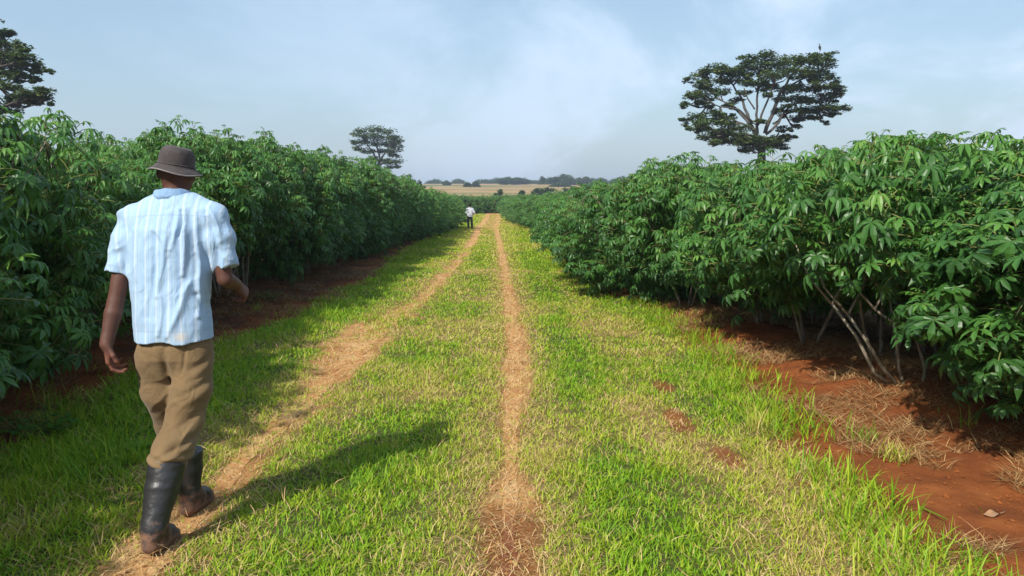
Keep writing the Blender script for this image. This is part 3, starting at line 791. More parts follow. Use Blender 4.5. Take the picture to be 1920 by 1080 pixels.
# crumbs and clods on the bare soil
n = 26000; y = 2.8 + 14 * rng.random(n) ** 1.5; x = np.where(rng.random(n) < .62, edgeR(y) + rng.uniform(-.25, 2.6, n), edgeL(y) - rng.uniform(-.2, 1.8, n)); sz = rng.gamma(1.6, .0032, n).clip(.002, .022) * np.interp(y, [3, 14], [1, 1.7])
x2 = np.concatenate([x, trackL(y[:5000]) + rng.normal(0, .16, 5000), trackR(y[:4000]) + rng.normal(0, .09, 4000)]); y2 = np.concatenate([y, y[:5000], y[:4000]]); sz = np.concatenate([sz, sz[:5000] * .8, sz[:4000] * .8]); n = len(x2)
oc = np.array([[1, 0, 0], [0, 1, 0], [-1, 0, 0], [0, -1, 0], [0, 0, .7], [0, 0, -.5]])[None] * rng.uniform(.6, 1.3, (n, 6, 1)); an = rng.uniform(0, 6.28, n)[:, None]
V = np.stack([oc[..., 0] * np.cos(an) - oc[..., 1] * np.sin(an), oc[..., 0] * np.sin(an) + oc[..., 1] * np.cos(an), oc[..., 2]], -1) * sz[:, None, None] + np.stack([x2, y2, H(x2, y2) + sz * .25], -1)[:, None]
T = (np.array([[0, 1, 4], [1, 2, 4], [2, 3, 4], [3, 0, 4], [1, 0, 5], [2, 1, 5], [3, 2, 5], [0, 3, 5]])[None] + np.arange(n)[:, None, None] * 6).reshape(-1, 3)
tag(add('soil_crumbs', mk_mesh('soil_crumbs', V.reshape(-1, 3), None, T, [M['ground']], False, None, dict(soil=np.ones(n * 6), trk=np.repeat((np.arange(n) >= n - 9000) * .7, 6)))), 'loose crumbs and clods of red soil', 'soil', kind='stuff')

# separate grass tufts on the bare soil
def tuft(px, py, n, h, tint, label, dry=.3, spread=.05):
    p = UZ(px, py); r = rng
    x = p[0] + r.normal(0, spread, n); y = p[1] + r.normal(0, spread, n)
    t = np.where(r.random(n) < dry, r.uniform(.62, .9, n), np.clip(r.normal(tint, .06, n), .05, .6))
    o = (float(p[0]), float(p[1]), float(H(p[0], p[1])))
    ob = blades('grass_tuft', x, y, h * r.uniform(.5, 1.1, n), r.uniform(.003, .007, n), r.uniform(.2, .85, n), t, M['grass'], curl=.9, label=label, cat='grass tuft', kind=None, origin=o)
    ob['group'] = 'grass tufts on the red soil'
tuft(1612, 830, 45, .22, .22, 'green grass tuft on red soil below the bare pale cassava stems')
tuft(1680, 862, 90, .16, .45, 'straggly straw mixed grass tuft right of the bare red patch', .6, .05)
tuft(1810, 815, 26, .2, .2, 'thin upright grass tuft in the shade before the right cassava leaves')
tuft(1826, 1048, 60, .09, .25, 'small spiky grass tuft low on bare red soil at bottom right', .2, .04)
tuft(1420, 810, 40, .25, .6, 'pale dry grass tuft leaning at the shaded edge left of the soil mound', .8, .035)
tuft(1330, 610, 70, .2, .62, 'dry pale grass tuft on the soil right of the path farther off', .7, .08)
tuft(110, 770, 90, .3, .2, 'dark shaded grass tuft at the left margin under the cassava', .15, .10)
tuft(480, 580, 40, .2, .3, 'sparse grass tuft on red soil just right of the man\'s hand', .4, .06)

# leafy weed at the left
def weed(px, py, n, sz, label):
    p = UZ(px, py); o = np.array([p[0], p[1], float(H(p[0], p[1]))]); r = rng
    t = thing('weed', label, 'weed', tuple(o)); V = []; Q = []; At = []; mb = MB()
    for i in range(n):
        a = r.uniform(0, 6.28); rr = sz * math.sqrt(r.random()); c = np.array([math.cos(a) * rr, math.sin(a) * rr * .6, r.uniform(.04, .14)])
        mb.tube([[c[0] * .3, c[1] * .3, 0], c * np.array([.8, .8, .8]), c], [.003, .002, .0015], 4, cap=False)
        for q in range(3):
            b = a + (q - 1) * 1.3 + r.normal(0, .2); d = np.array([math.cos(b), math.sin(b), r.uniform(-.3, .2)]); s = np.array([-math.sin(b), math.cos(b), 0])
            l = r.uniform(.025, .05); k = len(V) * 1
            V += [c, c + d * l * .5 + s * l * .38, c + d * l, c + d * l * .5 - s * l * .38]; Q.append((k, k + 1, k + 2, k + 3)); At += [r.random()] * 4
    add('foliage', mk_mesh('foliage', np.array(V), Q, None, [M['weed']], False, None, dict(tint=At)), t); add('stalk', mb.mesh('stalk', [M['petiole']]), t)
weed(60, 820, 90, .30, 'low leafy green weed in the shade at the left margin of the grass')
weed(500, 565, 50, .25, 'sparse low weed on the shaded soil beyond the man\'s right hand')

# curled dead leaf and two fallen stalks on the red soil at the lower right
def dead_leaf():
    p = UZ(1860, 968); o = np.array([p[0], p[1], float(H(p[0], p[1])) + .004]); u, v = np.meshgrid(np.linspace(-1, 1, 9), np.linspace(-1, 1, 7)); 
    wdt = (1 - u ** 2) ** .6 * .028
    X_ = u * .05; Y_ = v * wdt; Zz = .003 + .010 * (v ** 2) * (1 - u * u) + .008 * np.sin(u * 4)
    V = np.stack([X_, Y_, Zz], -1).reshape(-1, 3); i = np.arange(63).reshape(7, 9); q = np.stack([i[:-1, :-1], i[:-1, 1:], i[1:, 1:], i[1:, :-1]], -1).reshape(-1, 4)
    t = thing('fallen_leaf', 'curled pale brown dead leaf lying on red soil near the right edge', 'dead leaf', tuple(o), .3)
    add('blade', mk_mesh('blade', V, q, None, [M['deadleaf']]), t)
    mb = MB(); mb.tube([[.05, 0, .006], [.08, .006, .004], [.11, .02, .006]], [.002, .0018, .0012], 5); add('leaf_stalk', mb.mesh('leaf_stalk', [M['deadleaf']]), t)
dead_leaf()
def stalk(p0, p1, w, label, mat):
    a = UZ(*p0); b = UZ(*p1); c = (a + b) / 2; o = np.array([c[0], c[1], float(H(c[0], c[1]))]); n = 9; V = []
    dd = (b - a)[:2]; s = np.array([-dd[1], dd[0]]) / np.linalg.norm(dd)
    for i in range(n):
        t = i / (n - 1); q = a + (b - a) * t; ww = w * (.35 + .65 * math.sin(PI * (.15 + .8 * t)))
        z = float(H(q[0], q[1])) + .012 + .02 * t
        for k in (-1, 0, 1): V.append([q[0] + s[0] * ww * k - o[0], q[1] + s[1] * ww * k - o[1], z + (.004 if k else 0) - o[2]])
    i = np.arange(n * 3).reshape(n, 3); q = np.stack([i[:-1, :-1], i[:-1, 1:], i[1:, 1:], i[1:, :-1]], -1).reshape(-1, 4)
    ob = add('fallen_grass_blade', mk_mesh('fallen_grass_blade', np.array(V), q, None, [mat], True, None, dict(tint=np.full(n * 3, .12))), None, tuple(o)); tag(ob, label, 'grass blade', 'fallen grass blades')
stalk((1722, 960), (1775, 985), .006, 'wide cut green grass blade lying across the red soil', M['grass'])
stalk((1660, 985), (1715, 977), .005, 'cut grass blade on red soil pointing out of the grass edge', M['grass'])

# ------------------------------------------------------------------ trees
def pads_mesh(name, pads, mat, r, leaf=.22, dens=1.0, flat=.5):
    V = []; At = []
    for (c, rx, ry, rz) in pads:
        nc = max(3, int(9 * dens * (rx * ry) ** .5 * 1.1))
        for q in range(nc):
            a = r.uniform(0, 6.28); rr = math.sqrt(r.random()); cc = np.array([math.cos(a) * rr * rx, math.sin(a) * rr * ry, r.uniform(-.4, .9) * rz * (1 - .6 * rr * rr)]) + c
            sr = r.uniform(.35, .75) * (rx * ry) ** .25 * leaf / .2; m = int(48 * dens)
            u = r.normal(0, 1, (m, 3)); u /= np.linalg.norm(u, axis=1, keepdims=True); u *= r.random((m, 1)) ** .4
            pp = cc + u * np.array([sr, sr, sr * flat])
            nz = np.array([0, 0, 1.0]) + r.normal(0, .45, (m, 3)); nz /= np.linalg.norm(nz, axis=1, keepdims=True)
            az = r.uniform(0, 6.28, m); d = np.stack([np.cos(az), np.sin(az), np.zeros(m)], 1); d -= nz * (d * nz).sum(1)[:, None]; s = np.cross(nz, d)
            l = leaf * r.uniform(.6, 1.3, (m, 1)); w_ = l * .42
            V.append(np.stack([pp - d * l, pp + s * w_, pp + d * l, pp - s * w_], 1)); At.append(np.repeat(np.clip(.5 + r.normal(0, .18) + r.normal(0, .15, m), 0, 1), 4))
    V = np.concatenate(V).reshape(-1, 3); q = np.arange(len(V)).reshape(-1, 4)
    return mk_mesh(name, V, q, None, [mat], False, None, dict(tint=np.concatenate(At)))

def photo_tree(label, Y, basepx, trunk, limbs, pads, seed, depth, leaf=.22, dens=1.0, group=None, mat='acacia_leaf'):
    """trunk/limbs: lists of (px,py,width_px) ; pads: (px,py,halfw,halfh)"""
    r = np.random.default_rng(seed); b = U(basepx[0], basepx[1], Y); b[2] = float(H(b[0], Y)) - .1
    t = thing('acacia_tree', label, 'tree', tuple(b), 0, group); k = Y / F
    W = lambda px, py, dy=0: U(px, py, Y + dy) - b
    mb = MB(); tp = [np.zeros(3)] + [W(p[0], p[1]) for p in trunk]; mb.tube(tp, [trunk[0][2] * k * .75] + [p[2] * k * .5 for p in trunk], 10)
    add('trunk', mb.mesh('trunk', [M['bark']]), t)
    nodes = []
    for li in limbs:
        dy = r.uniform(-.5, .5) * depth; n = len(li); pts = [W(p[0], p[1], dy * (i / (n - 1))) for i, p in enumerate(li)]
        mb = MB(); 
        # add small natural wander between given points
        pp = []; rr = []
        for i in range(n - 1):
            for s in range(3):
                f = s / 3; q = pts[i] * (1 - f) + pts[i + 1] * f; pp.append(q + r.normal(0, 1, 3) * li[i][2] * k * .12 * (s > 0)); rr.append((li[i][2] * (1 - f) + li[i + 1][2] * f) * k * .38)
        pp.append(pts[-1]); rr.append(li[-1][2] * k * .5)
        mb.tube(pp, rr, 7); add('limb', mb.mesh('limb', [M['bark']]), t); nodes += pp[len(pp) // 3:]
    nodes = np.array(nodes); P = []; npd = len(pads)
    pads = pads + [(p[0] + r.normal(0, p[2] * .7), p[1] + abs(r.normal(0, p[3] * .9)), p[2] * r.uniform(.3, .6), p[3] * .8) for p in pads if r.random() < .85]
    for pi_, (px, py, hw, hh) in enumerate(pads):
        c0 = W(px, py); j = np.argsort(((nodes[:, [0, 2]] - c0[[0, 2]]) ** 2).sum(1))[:3]; j = j[r.integers(0, 3)]
        dy = nodes[j][1] + r.uniform(-.35, .35) * depth * .6; c = W(px, py, dy); P.append((c, hw * k, hw * k * r.uniform(.9, 1.3), hh * k))
        a = nodes[j]
        if pi_ >= npd: continue
        mb = MB()
        for q in range(3):
            e = c + r.uniform(-.6, .6, 3) * np.array([hw * k, hw * k, hh * k * .5]); m = (a + e) / 2 + np.array([0, 0, -.1 * np.linalg.norm(e - a)]) + r.normal(0, .1, 3)
            mb.tube([a, m, e], [.09, .06, .025], 4, cap=False)
        add('branch', mb.mesh('branch', [M['bark']]), t)
    add('crown', pads_mesh('crown', P, M[mat], r, leaf, dens), t)
    return t
# big tree at the right
big_pads = [(1428, 268, 30, 7), (1398, 270, 26, 6), (1455, 272, 20, 6), (1420, 280, 26, 6), (1440, 108, 30, 9), (1405, 113, 22, 8), (1470, 120, 34, 10), (1505, 113, 30, 9), (1545, 108, 22, 9), (1552, 120, 18, 10), (1335, 130, 26, 9), (1315, 142, 20, 9), (1360, 138, 30, 10), (1395, 130, 26, 9), (1425, 135, 30, 10),
            (1310, 160, 16, 7), (1340, 155, 24, 9), (1380, 152, 28, 9), (1415, 158, 24, 8), (1455, 145, 30, 10), (1490, 140, 30, 10), (1525, 140, 28, 11), (1555, 150, 20, 12), (1570, 162, 12, 12), (1545, 168, 24, 10), (1510, 165, 28, 10),
            (1475, 168, 24, 8), (1440, 166, 20, 7), (1565, 180, 16, 9), (1535, 188, 26, 10), (1500, 188, 24, 9), (1472, 185, 18, 7), (1300, 180, 18, 8), (1285, 195, 10, 6), (1320, 178, 20, 7), (1345, 172, 20, 7), (1312, 195, 14, 5),
            (1290, 225, 14, 5), (1315, 220, 22, 8), (1345, 215, 20, 7), (1330, 232, 26, 8), (1360, 228, 22, 8), (1320, 246, 14, 7), (1350, 248, 26, 8), (1385, 242, 24, 8), (1330, 258, 22, 7), (1365, 262, 30, 8), (1400, 258, 24, 8), (1350, 268, 18, 5), (1410, 268, 24, 6),
            (1575, 205, 16, 7), (1550, 205, 24, 8), (1520, 208, 24, 8), (1562, 215, 14, 7), (1500, 222, 14, 6), (1495, 210, 20, 7), (1530, 222, 14, 5), (1460, 210, 14, 6), (1470, 243, 14, 6), (1490, 238, 10, 4), (1455, 262, 22, 7), (1475, 256, 12, 5), (1430, 228, 10, 4), (1440, 262, 16, 6), (1380, 190, 12, 5), (1395, 175, 14, 5), (1365, 198, 12, 5)]
big_limbs = [[(1418, 255, 9), (1400, 225, 7), (1375, 200, 5), (1345, 185, 3)], [(1420, 252, 9), (1405, 228, 8), (1393, 190, 6), (1375, 160, 4), (1355, 140, 2.5)], [(1420, 250, 8), (1418, 215, 6), (1421, 170, 5), (1424, 130, 3)],
             [(1421, 235, 6), (1432, 205, 5), (1445, 175, 4), (1455, 150, 2.5)], [(1434, 250, 10), (1448, 215, 9), (1462, 175, 8), (1480, 145, 5), (1505, 120, 3)], [(1436, 252, 7), (1460, 230, 6), (1475, 205, 5), (1500, 192, 4), (1535, 190, 2.5)],
             [(1450, 232, 6), (1472, 215, 5), (1500, 206, 4), (1545, 205, 2.5)], [(1464, 172, 6), (1500, 150, 4), (1535, 135, 3)], [(1410, 228, 6), (1385, 205, 4), (1350, 200, 3), (1320, 190, 2)], [(1415, 205, 4), (1402, 185, 3.5), (1395, 165, 2.5)], [(1414, 255, 6), (1385, 250, 4), (1345, 255, 3)], [(1436, 258, 5), (1455, 258, 3)], [(1408, 240, 5), (1370, 222, 4), (1325, 222, 2.5)]]
photo_tree('spreading flat topped tree with many bare forking limbs behind the right cassava', 80, (1428, 330), [(1428, 300, 15), (1428, 272, 14), (1427, 255, 13)], big_limbs, [(a_, b_, c_, d_ * 1.25) for a_, b_, c_, d_ in big_pads], 5, 9, .17, 1.1)
sm_pads = [(685, 246, 16, 4), (705, 243, 18, 4), (725, 248, 16, 4), (672, 254, 12, 4), (695, 256, 16, 5), (718, 258, 18, 5), (742, 258, 12, 4), (668, 266, 9, 4), (685, 268, 14, 5), (712, 270, 16, 5), (735, 270, 16, 5), (748, 264, 6, 3), (672, 280, 9, 4), (690, 284, 12, 5), (712, 284, 12, 4), (738, 283, 12, 4), (745, 276, 8, 3), (740, 292, 8, 3), (700, 298, 10, 4), (735, 304, 16, 4), (720, 302, 12, 3), (746, 312, 8, 3), (728, 314, 8, 3), (690, 303, 10, 4)]
sm_limbs = [[(712, 300, 5), (708, 280, 4), (700, 262, 2.5)], [(708, 300, 5), (695, 280, 3), (682, 262, 2)], [(714, 300, 5), (724, 282, 3), (738, 262, 2)], [(712, 310, 4), (730, 302, 2.5), (745, 306, 1.5)], [(706, 305, 3), (695, 300, 2), (684, 300, 1.5)]]
photo_tree('small distant umbrella shaped tree rising above the left cassava hedge', 190, (711, 345), [(711, 335, 10), (710, 322, 8), (711, 300, 6)], sm_limbs, sm_pads, 6, 12, .33, .6)
lf_pads = [(-10, 62, 30, 7), (15, 62, 16, 5), (-20, 85, 40, 9), (20, 82, 18, 6), (40, 92, 16, 5), (5, 100, 26, 8), (30, 106, 26, 7), (-20, 118, 40, 10), (20, 122, 26, 8), (55, 120, 18, 7), (70, 132, 14, 6), (40, 140, 26, 9), (10, 140, 24, 8), (60, 148, 16, 6), (-25, 150, 40, 10), (15, 165, 22, 7), (80, 170, 18, 6), (55, 178, 26, 8), (85, 185, 12, 6), (65, 192, 20, 6), (20, 182, 20, 6), (0, 195, 26, 7), (20, 208, 16, 5), (-60, 60, 40, 9), (-80, 95, 45, 10), (-90, 130, 50, 12), (-80, 170, 50, 12), (-70, 205, 40, 9), (-40, 40, 30, 7), (-130, 110, 40, 10), (-140, 150, 40, 12)]
lf_limbs = [[(-45, 230, 14), (-30, 190, 10), (0, 165, 6), (35, 150, 3)], [(-50, 220, 12), (-45, 170, 10), (-30, 120, 7), (-5, 85, 4)], [(-42, 225, 8), (-10, 205, 5), (30, 190, 4), (70, 180, 2.5)], [(-52, 225, 10), (-70, 180, 8), (-95, 130, 5)], [(-38, 140, 5), (0, 125, 4), (45, 122, 2.5)]]
photo_tree('dark layered tree cut off by the left edge above the cassava', 60, (-50, 300), [(-50, 290, 26), (-50, 250, 22), (-48, 228, 18)], lf_limbs, lf_pads, 8, 8, .17, 1.1)

# distant tree line on the crest
def far_tree(px, top, hw, Y, label, seed, shape='round', name='distant_tree', group='distant trees along the horizon'):
    r = np.random.default_rng(seed); c = U(px, top, Y); z0 = float(H(c[0], Y)); k = Y / F; h = c[2] - z0; W_ = hw * k
    t = thing(name, label, 'tree', (float(c[0]), Y, z0 - .1), 0, group)
    mb = MB(); mb.tube([[0, 0, 0], [r.normal(0, .1), 0, h * .35], [r.normal(0, .25), 0, h * .75]], [.035 * h + .1, .03 * h + .05, .08], 6)
    for q in range(3):
        a = r.uniform(0, 6.28); mb.tube([[0, 0, h * .35], [math.cos(a) * W_ * .5, math.sin(a) * W_ * .5, h * .7]], [.02 * h + .04, .04], 5)
    add('trunk', mb.mesh('trunk', [M['bark']]), t); P = []
    npad = int(14 + 2.2 * W_)
    for q in range(npad):
        u = r.uniform(-1, 1); prof = {'round': math.sqrt(max(0, 1 - u * u)), 'umb': .6 + .4 * (1 - u * u), 'tall': math.sqrt(max(0, 1 - u * u))}[shape]
        lo = {'round': .04, 'umb': .35, 'tall': .05}[shape]
        zt = h * (lo + (1 - lo) * r.uniform(.0, 1) * prof) * .93
        P.append((np.array([u * W_ * .85, r.uniform(-.6, .6) * W_, zt]), W_ * r.uniform(.2, .4), W_ * r.uniform(.2, .4), h * r.uniform(.08, .16)))
    add('crown', pads_mesh('crown', P, M['far_leaf'], r, .42 * Y / 500 + .1, .7, .8), t)
ft = [(770, 322, 14, 240, 'dark rounded tree top just showing over the left hedge behind the umbrella tree', 'round'), (790, 331, 9, 240, 'small bushy tree top right of the dark rounded one over the left hedge', 'round'),
      (838, 340, 7, 480, 'faint tiny tree on the horizon above the end of the left hedge', 'round'), (877, 342, 6, 400, 'small round dark tree on the tan field, left one of a pair', 'round'), (892, 340, 7, 400, 'small round dark tree on the tan field, right one of a pair', 'round'),
      (905, 346, 6, 600, 'hazy low bush like tree on the horizon right of the paired trees', 'round'), (952, 335, 18, 520, 'pale wide spreading tree, first large one of the horizon line from the left', 'umb'), (975, 337, 16, 540, 'low spreading tree on the horizon beside the pale wide one', 'umb'),
      (997, 341, 12, 590, 'bluish hazy low tree in the dip of the horizon line', 'round'), (1016, 332, 7, 540, 'narrow dark tree sticking up left of the tallest horizon tree', 'tall'), (1026, 337, 10, 550, 'low dark tree between the narrow and tallest horizon trees', 'round'),
      (1045, 332, 14, 500, 'broad olive tree forming the left half of the tallest horizon clump', 'umb'), (1062, 326, 17, 500, 'tallest broad dark tree of the horizon line', 'round'), (1088, 334, 10, 520, 'medium tree just right of the tallest horizon tree', 'round'),
      (1100, 329, 6, 520, 'narrow pointed tree on the horizon right of the tallest clump', 'tall'), (1112, 334, 9, 540, 'rounded mid sized tree right of the narrow pointed horizon tree', 'round'), (1127, 336, 11, 560, 'hazy low tree above the middle of the right hedge end', 'round'),
      (1152, 334, 9, 520, 'small upright tree in the last group before the right hedge rises', 'tall'), (1166, 332, 11, 540, 'bushy hazy tree next to last before the right hedge rises', 'round'), (1182, 331, 10, 520, 'last hazy tree of the horizon line, touching the rising right hedge', 'round'), (1200, 322, 10, 330, 'darker tree half hidden by the shoulder of the right hedge', 'round')]
for i, (px, tp, hw, Y_, lb, sh) in enumerate(ft): far_tree(px, tp, hw, Y_, lb, 200 + i, sh)
for i in range(26):
    px = [300, 420, 560, 620, 730, 820, 860, 925, 1010, 1075, 1140, 1250, 1330, 1500, 1650][i % 15] + i * 3 - 20
    far_tree(px, 340 - (i * 7 % 5), 11 + i % 6, 640 + 12 * (i % 5), 'faint blue hazy tree of the farthest wooded strip on the horizon', 300 + i, 'round', group='faint farthest trees')
for i, (px, tp, hw, Y_, lb) in enumerate([(937, 353, 10, 170, 'round dark green bush alone before the tan field'), (978, 355, 6, 190, 'small bush at the foot of the tan field beside the right hedge'), (1006, 351, 9, 200, 'wide olive bush where tan field meets the right hedge'), (1030, 350, 12, 210, 'grey green scrub bush above the right hedge end'), (1058, 352, 12, 200, 'low scrub bush right of the grey green one above the hedge'), (1098, 345, 16, 230, 'largest scrub bush above the middle of the right hedge'), (1018, 353, 9, 230, 'low dark scrub bush between the wide olive one and the grey green one'), (1080, 350, 13, 260, 'rounded hazy scrub bush left of the largest scrub bush'), (1130, 347, 16, 280, 'broad pale scrub bush right of the largest scrub bush'), (1160, 345, 14, 280, 'scrub bush second from the shoulder of the right hedge'), (1188, 342, 14, 260, 'scrub bush right against the shoulder of the right hedge'), (1118, 341, 14, 420, 'far hazy scrub patch below the pointed horizon tree'), (1050, 345, 16, 400, 'far hazy scrub patch below the tallest horizon tree')]):
    far_tree(px, tp, hw, Y_, lb, 400 + i, 'round', 'bush', 'scrub bushes on the field')

# ------------------------------------------------------------------ haze
hz = NT('haze_air'); hz.t.nodes.clear(); out = hz.t.nodes.new('ShaderNodeOutputMaterial'); pv = hz.t.nodes.new('ShaderNodeVolumePrincipled')
pv.inputs['Color'].default_value = (.72, .82, 1, 1); pv.inputs['Density'].default_value = .0005; pv.inputs['Anisotropy'].default_value = .2
hz.t.links.new(pv.outputs[0], out.inputs['Volume'])
a, b2, c, d, e, f = -1750, 1750, -1650, 1750, -8, 60
V = [(x, y, z) for z in (e, f) for (x, y) in ((a, c), (b2, c), (b2, d), (a, d))]
ho = add('haze', mk_mesh('haze', V, [(0, 3, 2, 1), (4, 5, 6, 7), (0, 1, 5, 4), (1, 2, 6, 5), (2, 3, 7, 6), (3, 0, 4, 7)], None, [hz.m], False))
tag(ho, 'thin blue haze in the air over the fields', 'haze', kind='stuff')
# ------------------------------------------------------------------ people
def frame(D, N_):
    D = np.asarray(D, float); D /= np.linalg.norm(D); N_ = np.asarray(N_, float); N_ = N_ - D * (N_ @ D); N_ /= np.linalg.norm(N_)
    return D, N_, np.cross(D, N_)
def hand(G, wrist, D, Nb, thumb_side, curl, k=1.0, sc=1.0, spread=.0):
    """D fingers direction, Nb back of the hand normal, thumb_side +-1 along cross(D,Nb); curl list of 4 (radians per joint)"""
    D, Nb, S = frame(D, Nb); S = S * thumb_side; w = np.asarray(wrist, float)
    p = lambda d, n, s: w + (D * d + Nb * n + S * s) * sc
    # palm: four metacarpals joined
    offs = (.030, .010, -.010, -.028); ln = (.086, .088, .083, .074); fl = (.040, .045, .042, .034)
    for o, l in zip(offs, ln): G.cap(p(.0, 0, o * .45), p(l, .0, o), .016 * sc, .0125 * sc, .012)
    G.cap(p(.015, -.004, .02), p(.06, -.012, .024), .016 * sc, .012 * sc, .012)
    G.cap(p(.03, -.006, -.018), p(.065, -.010, -.024), .013 * sc, .011 * sc, .012)
    for o, l, f, cu, r in zip(offs, ln, fl, curl, (.0095, .0098, .0093, .0083)):
        a = p(l, 0, o); ang = 0; q = np.array([l, 0.0]); P = [a]
        for j, (seg, cc) in enumerate(((f, .75), (f * .68, 1.15), (f * .55, .7))):
            ang += cu * cc; q = q + np.array([math.cos(ang), -math.sin(ang)]) * seg; P.append(p(q[0], q[1], o * (1 + spread * (j + 1) * .2)))
        G.chain(P, [r * sc, r * .95 * sc, r * .88 * sc, r * .75 * sc], .004)
    tb = p(.022, -.008, .026); t1 = p(.052, -.022, .046); t2 = p(.080, -.034, .046); t3 = p(.102, -.042, .036)
    G.chain([tb, t1, t2, t3], [.014 * sc, .0115 * sc, .0105 * sc, .0085 * sc], .006)

def head(G, c, tilt=0.0, fwd=0.0, sc=1.0):
    """head centre c, facing +Y, roll tilt (rad, + leans right)"""
    ct, st = math.cos(tilt), math.sin(tilt); cf, sf = math.cos(fwd), math.sin(fwd)
    R = np.array([[ct, 0, st], [0, 1, 0], [-st, 0, ct]]) @ np.array([[1, 0, 0], [0, cf, sf], [0, -sf, cf]])
    L_ = lambda x, y, z: np.asarray(c) + R @ (np.array([x, y, z]) * sc)
    e = lambda p, r, k=.02: G.ell(L_(*p), np.array(r) * sc, k, R.T)
    e((0, -.012, .022), (.076, .094, .094), 0); e((0, .03, -.04), (.058, .066, .075), .04); e((0, .055, -.085), (.032, .03, .024), .03)
    e((0, .082, .045), (.055, .016, .014), .02); e((0, .098, .0), (.013, .02, .022), .015); e((0, .105, -.014), (.017, .013, .009), .01)
    e((0, .084, -.044), (.026, .012, .007), .008); e((0, .082, -.056), (.023, .012, .008), .006)
    for s in (-1, 1):
        e((s * .033, .076, .018), (.014, .012, .010), .006); e((s * .045, .062, -.012), (.022, .02, .018), .02)
        e((s * .080, -.012, .0), (.009, .02, .032), .008); e((s * .084, -.02, .006), (.006, .012, .018), .004)
    return L_, R

DY = .14
def UM(px, py, Y): return U(px, py, Y - DY)
def segx(x, z, A, B, w):
    ax, az, bx, bz = A[0], A[2], B[0], B[2]; dx, dz = bx - ax, bz - az; L2 = dx * dx + dz * dz
    t = np.clip(((x - ax) * dx + (z - az) * dz) / L2, 0, 1)
    bend = .012 * np.sin(t * 3.1); nxx, nzz = -dz / L2 ** .5, dx / L2 ** .5
    d2 = (x - ax - t * dx - nxx * bend) ** 2 + (z - az - t * dz - nzz * bend) ** 2
    return np.exp(-d2 / w ** 2) * (.35 + .65 * np.sin(PI * np.clip(t, .08, .92)))
RIDG = [((306, 392), (300, 470), .009, .013), ((318, 392), (322, 520), .010, .014), ((312, 396), (312, 445), .006, -.012), ((290, 400), (276, 560), .012, .012), ((338, 398), (352, 600), .013, .013),
        ((362, 388), (388, 456), .010, .013), ((356, 400), (378, 470), .012, -.010), ((386, 450), (362, 560), .020, -.014), ((392, 470), (386, 560), .010, .008), ((268, 440), (262, 600), .012, -.010), ((330, 540), (300, 636), .014, .012), ((345, 560), (372, 636), .013, -.012), ((284, 560), (282, 634), .010, .010), ((262, 430), (290, 470), .010, .008)]
CREA = [((376, 662), (336, 704), .011, -.014), ((385, 680), (330, 722), .012, .010), ((394, 700), (314, 758), .012, -.014), ((388, 725), (318, 775), .013, .011), ((386, 750), (306, 820), .012, -.013), ((384, 785), (310, 838), .013, .011), ((362, 815), (292, 862), .010, -.014),
        ((345, 845), (300, 866), .009, .010), ((273, 654), (288, 750), .010, -.010), ((283, 654), (300, 740), .010, .008), ((322, 650), (318, 712), .008, -.018), ((396, 720), (388, 800), .012, .006)]
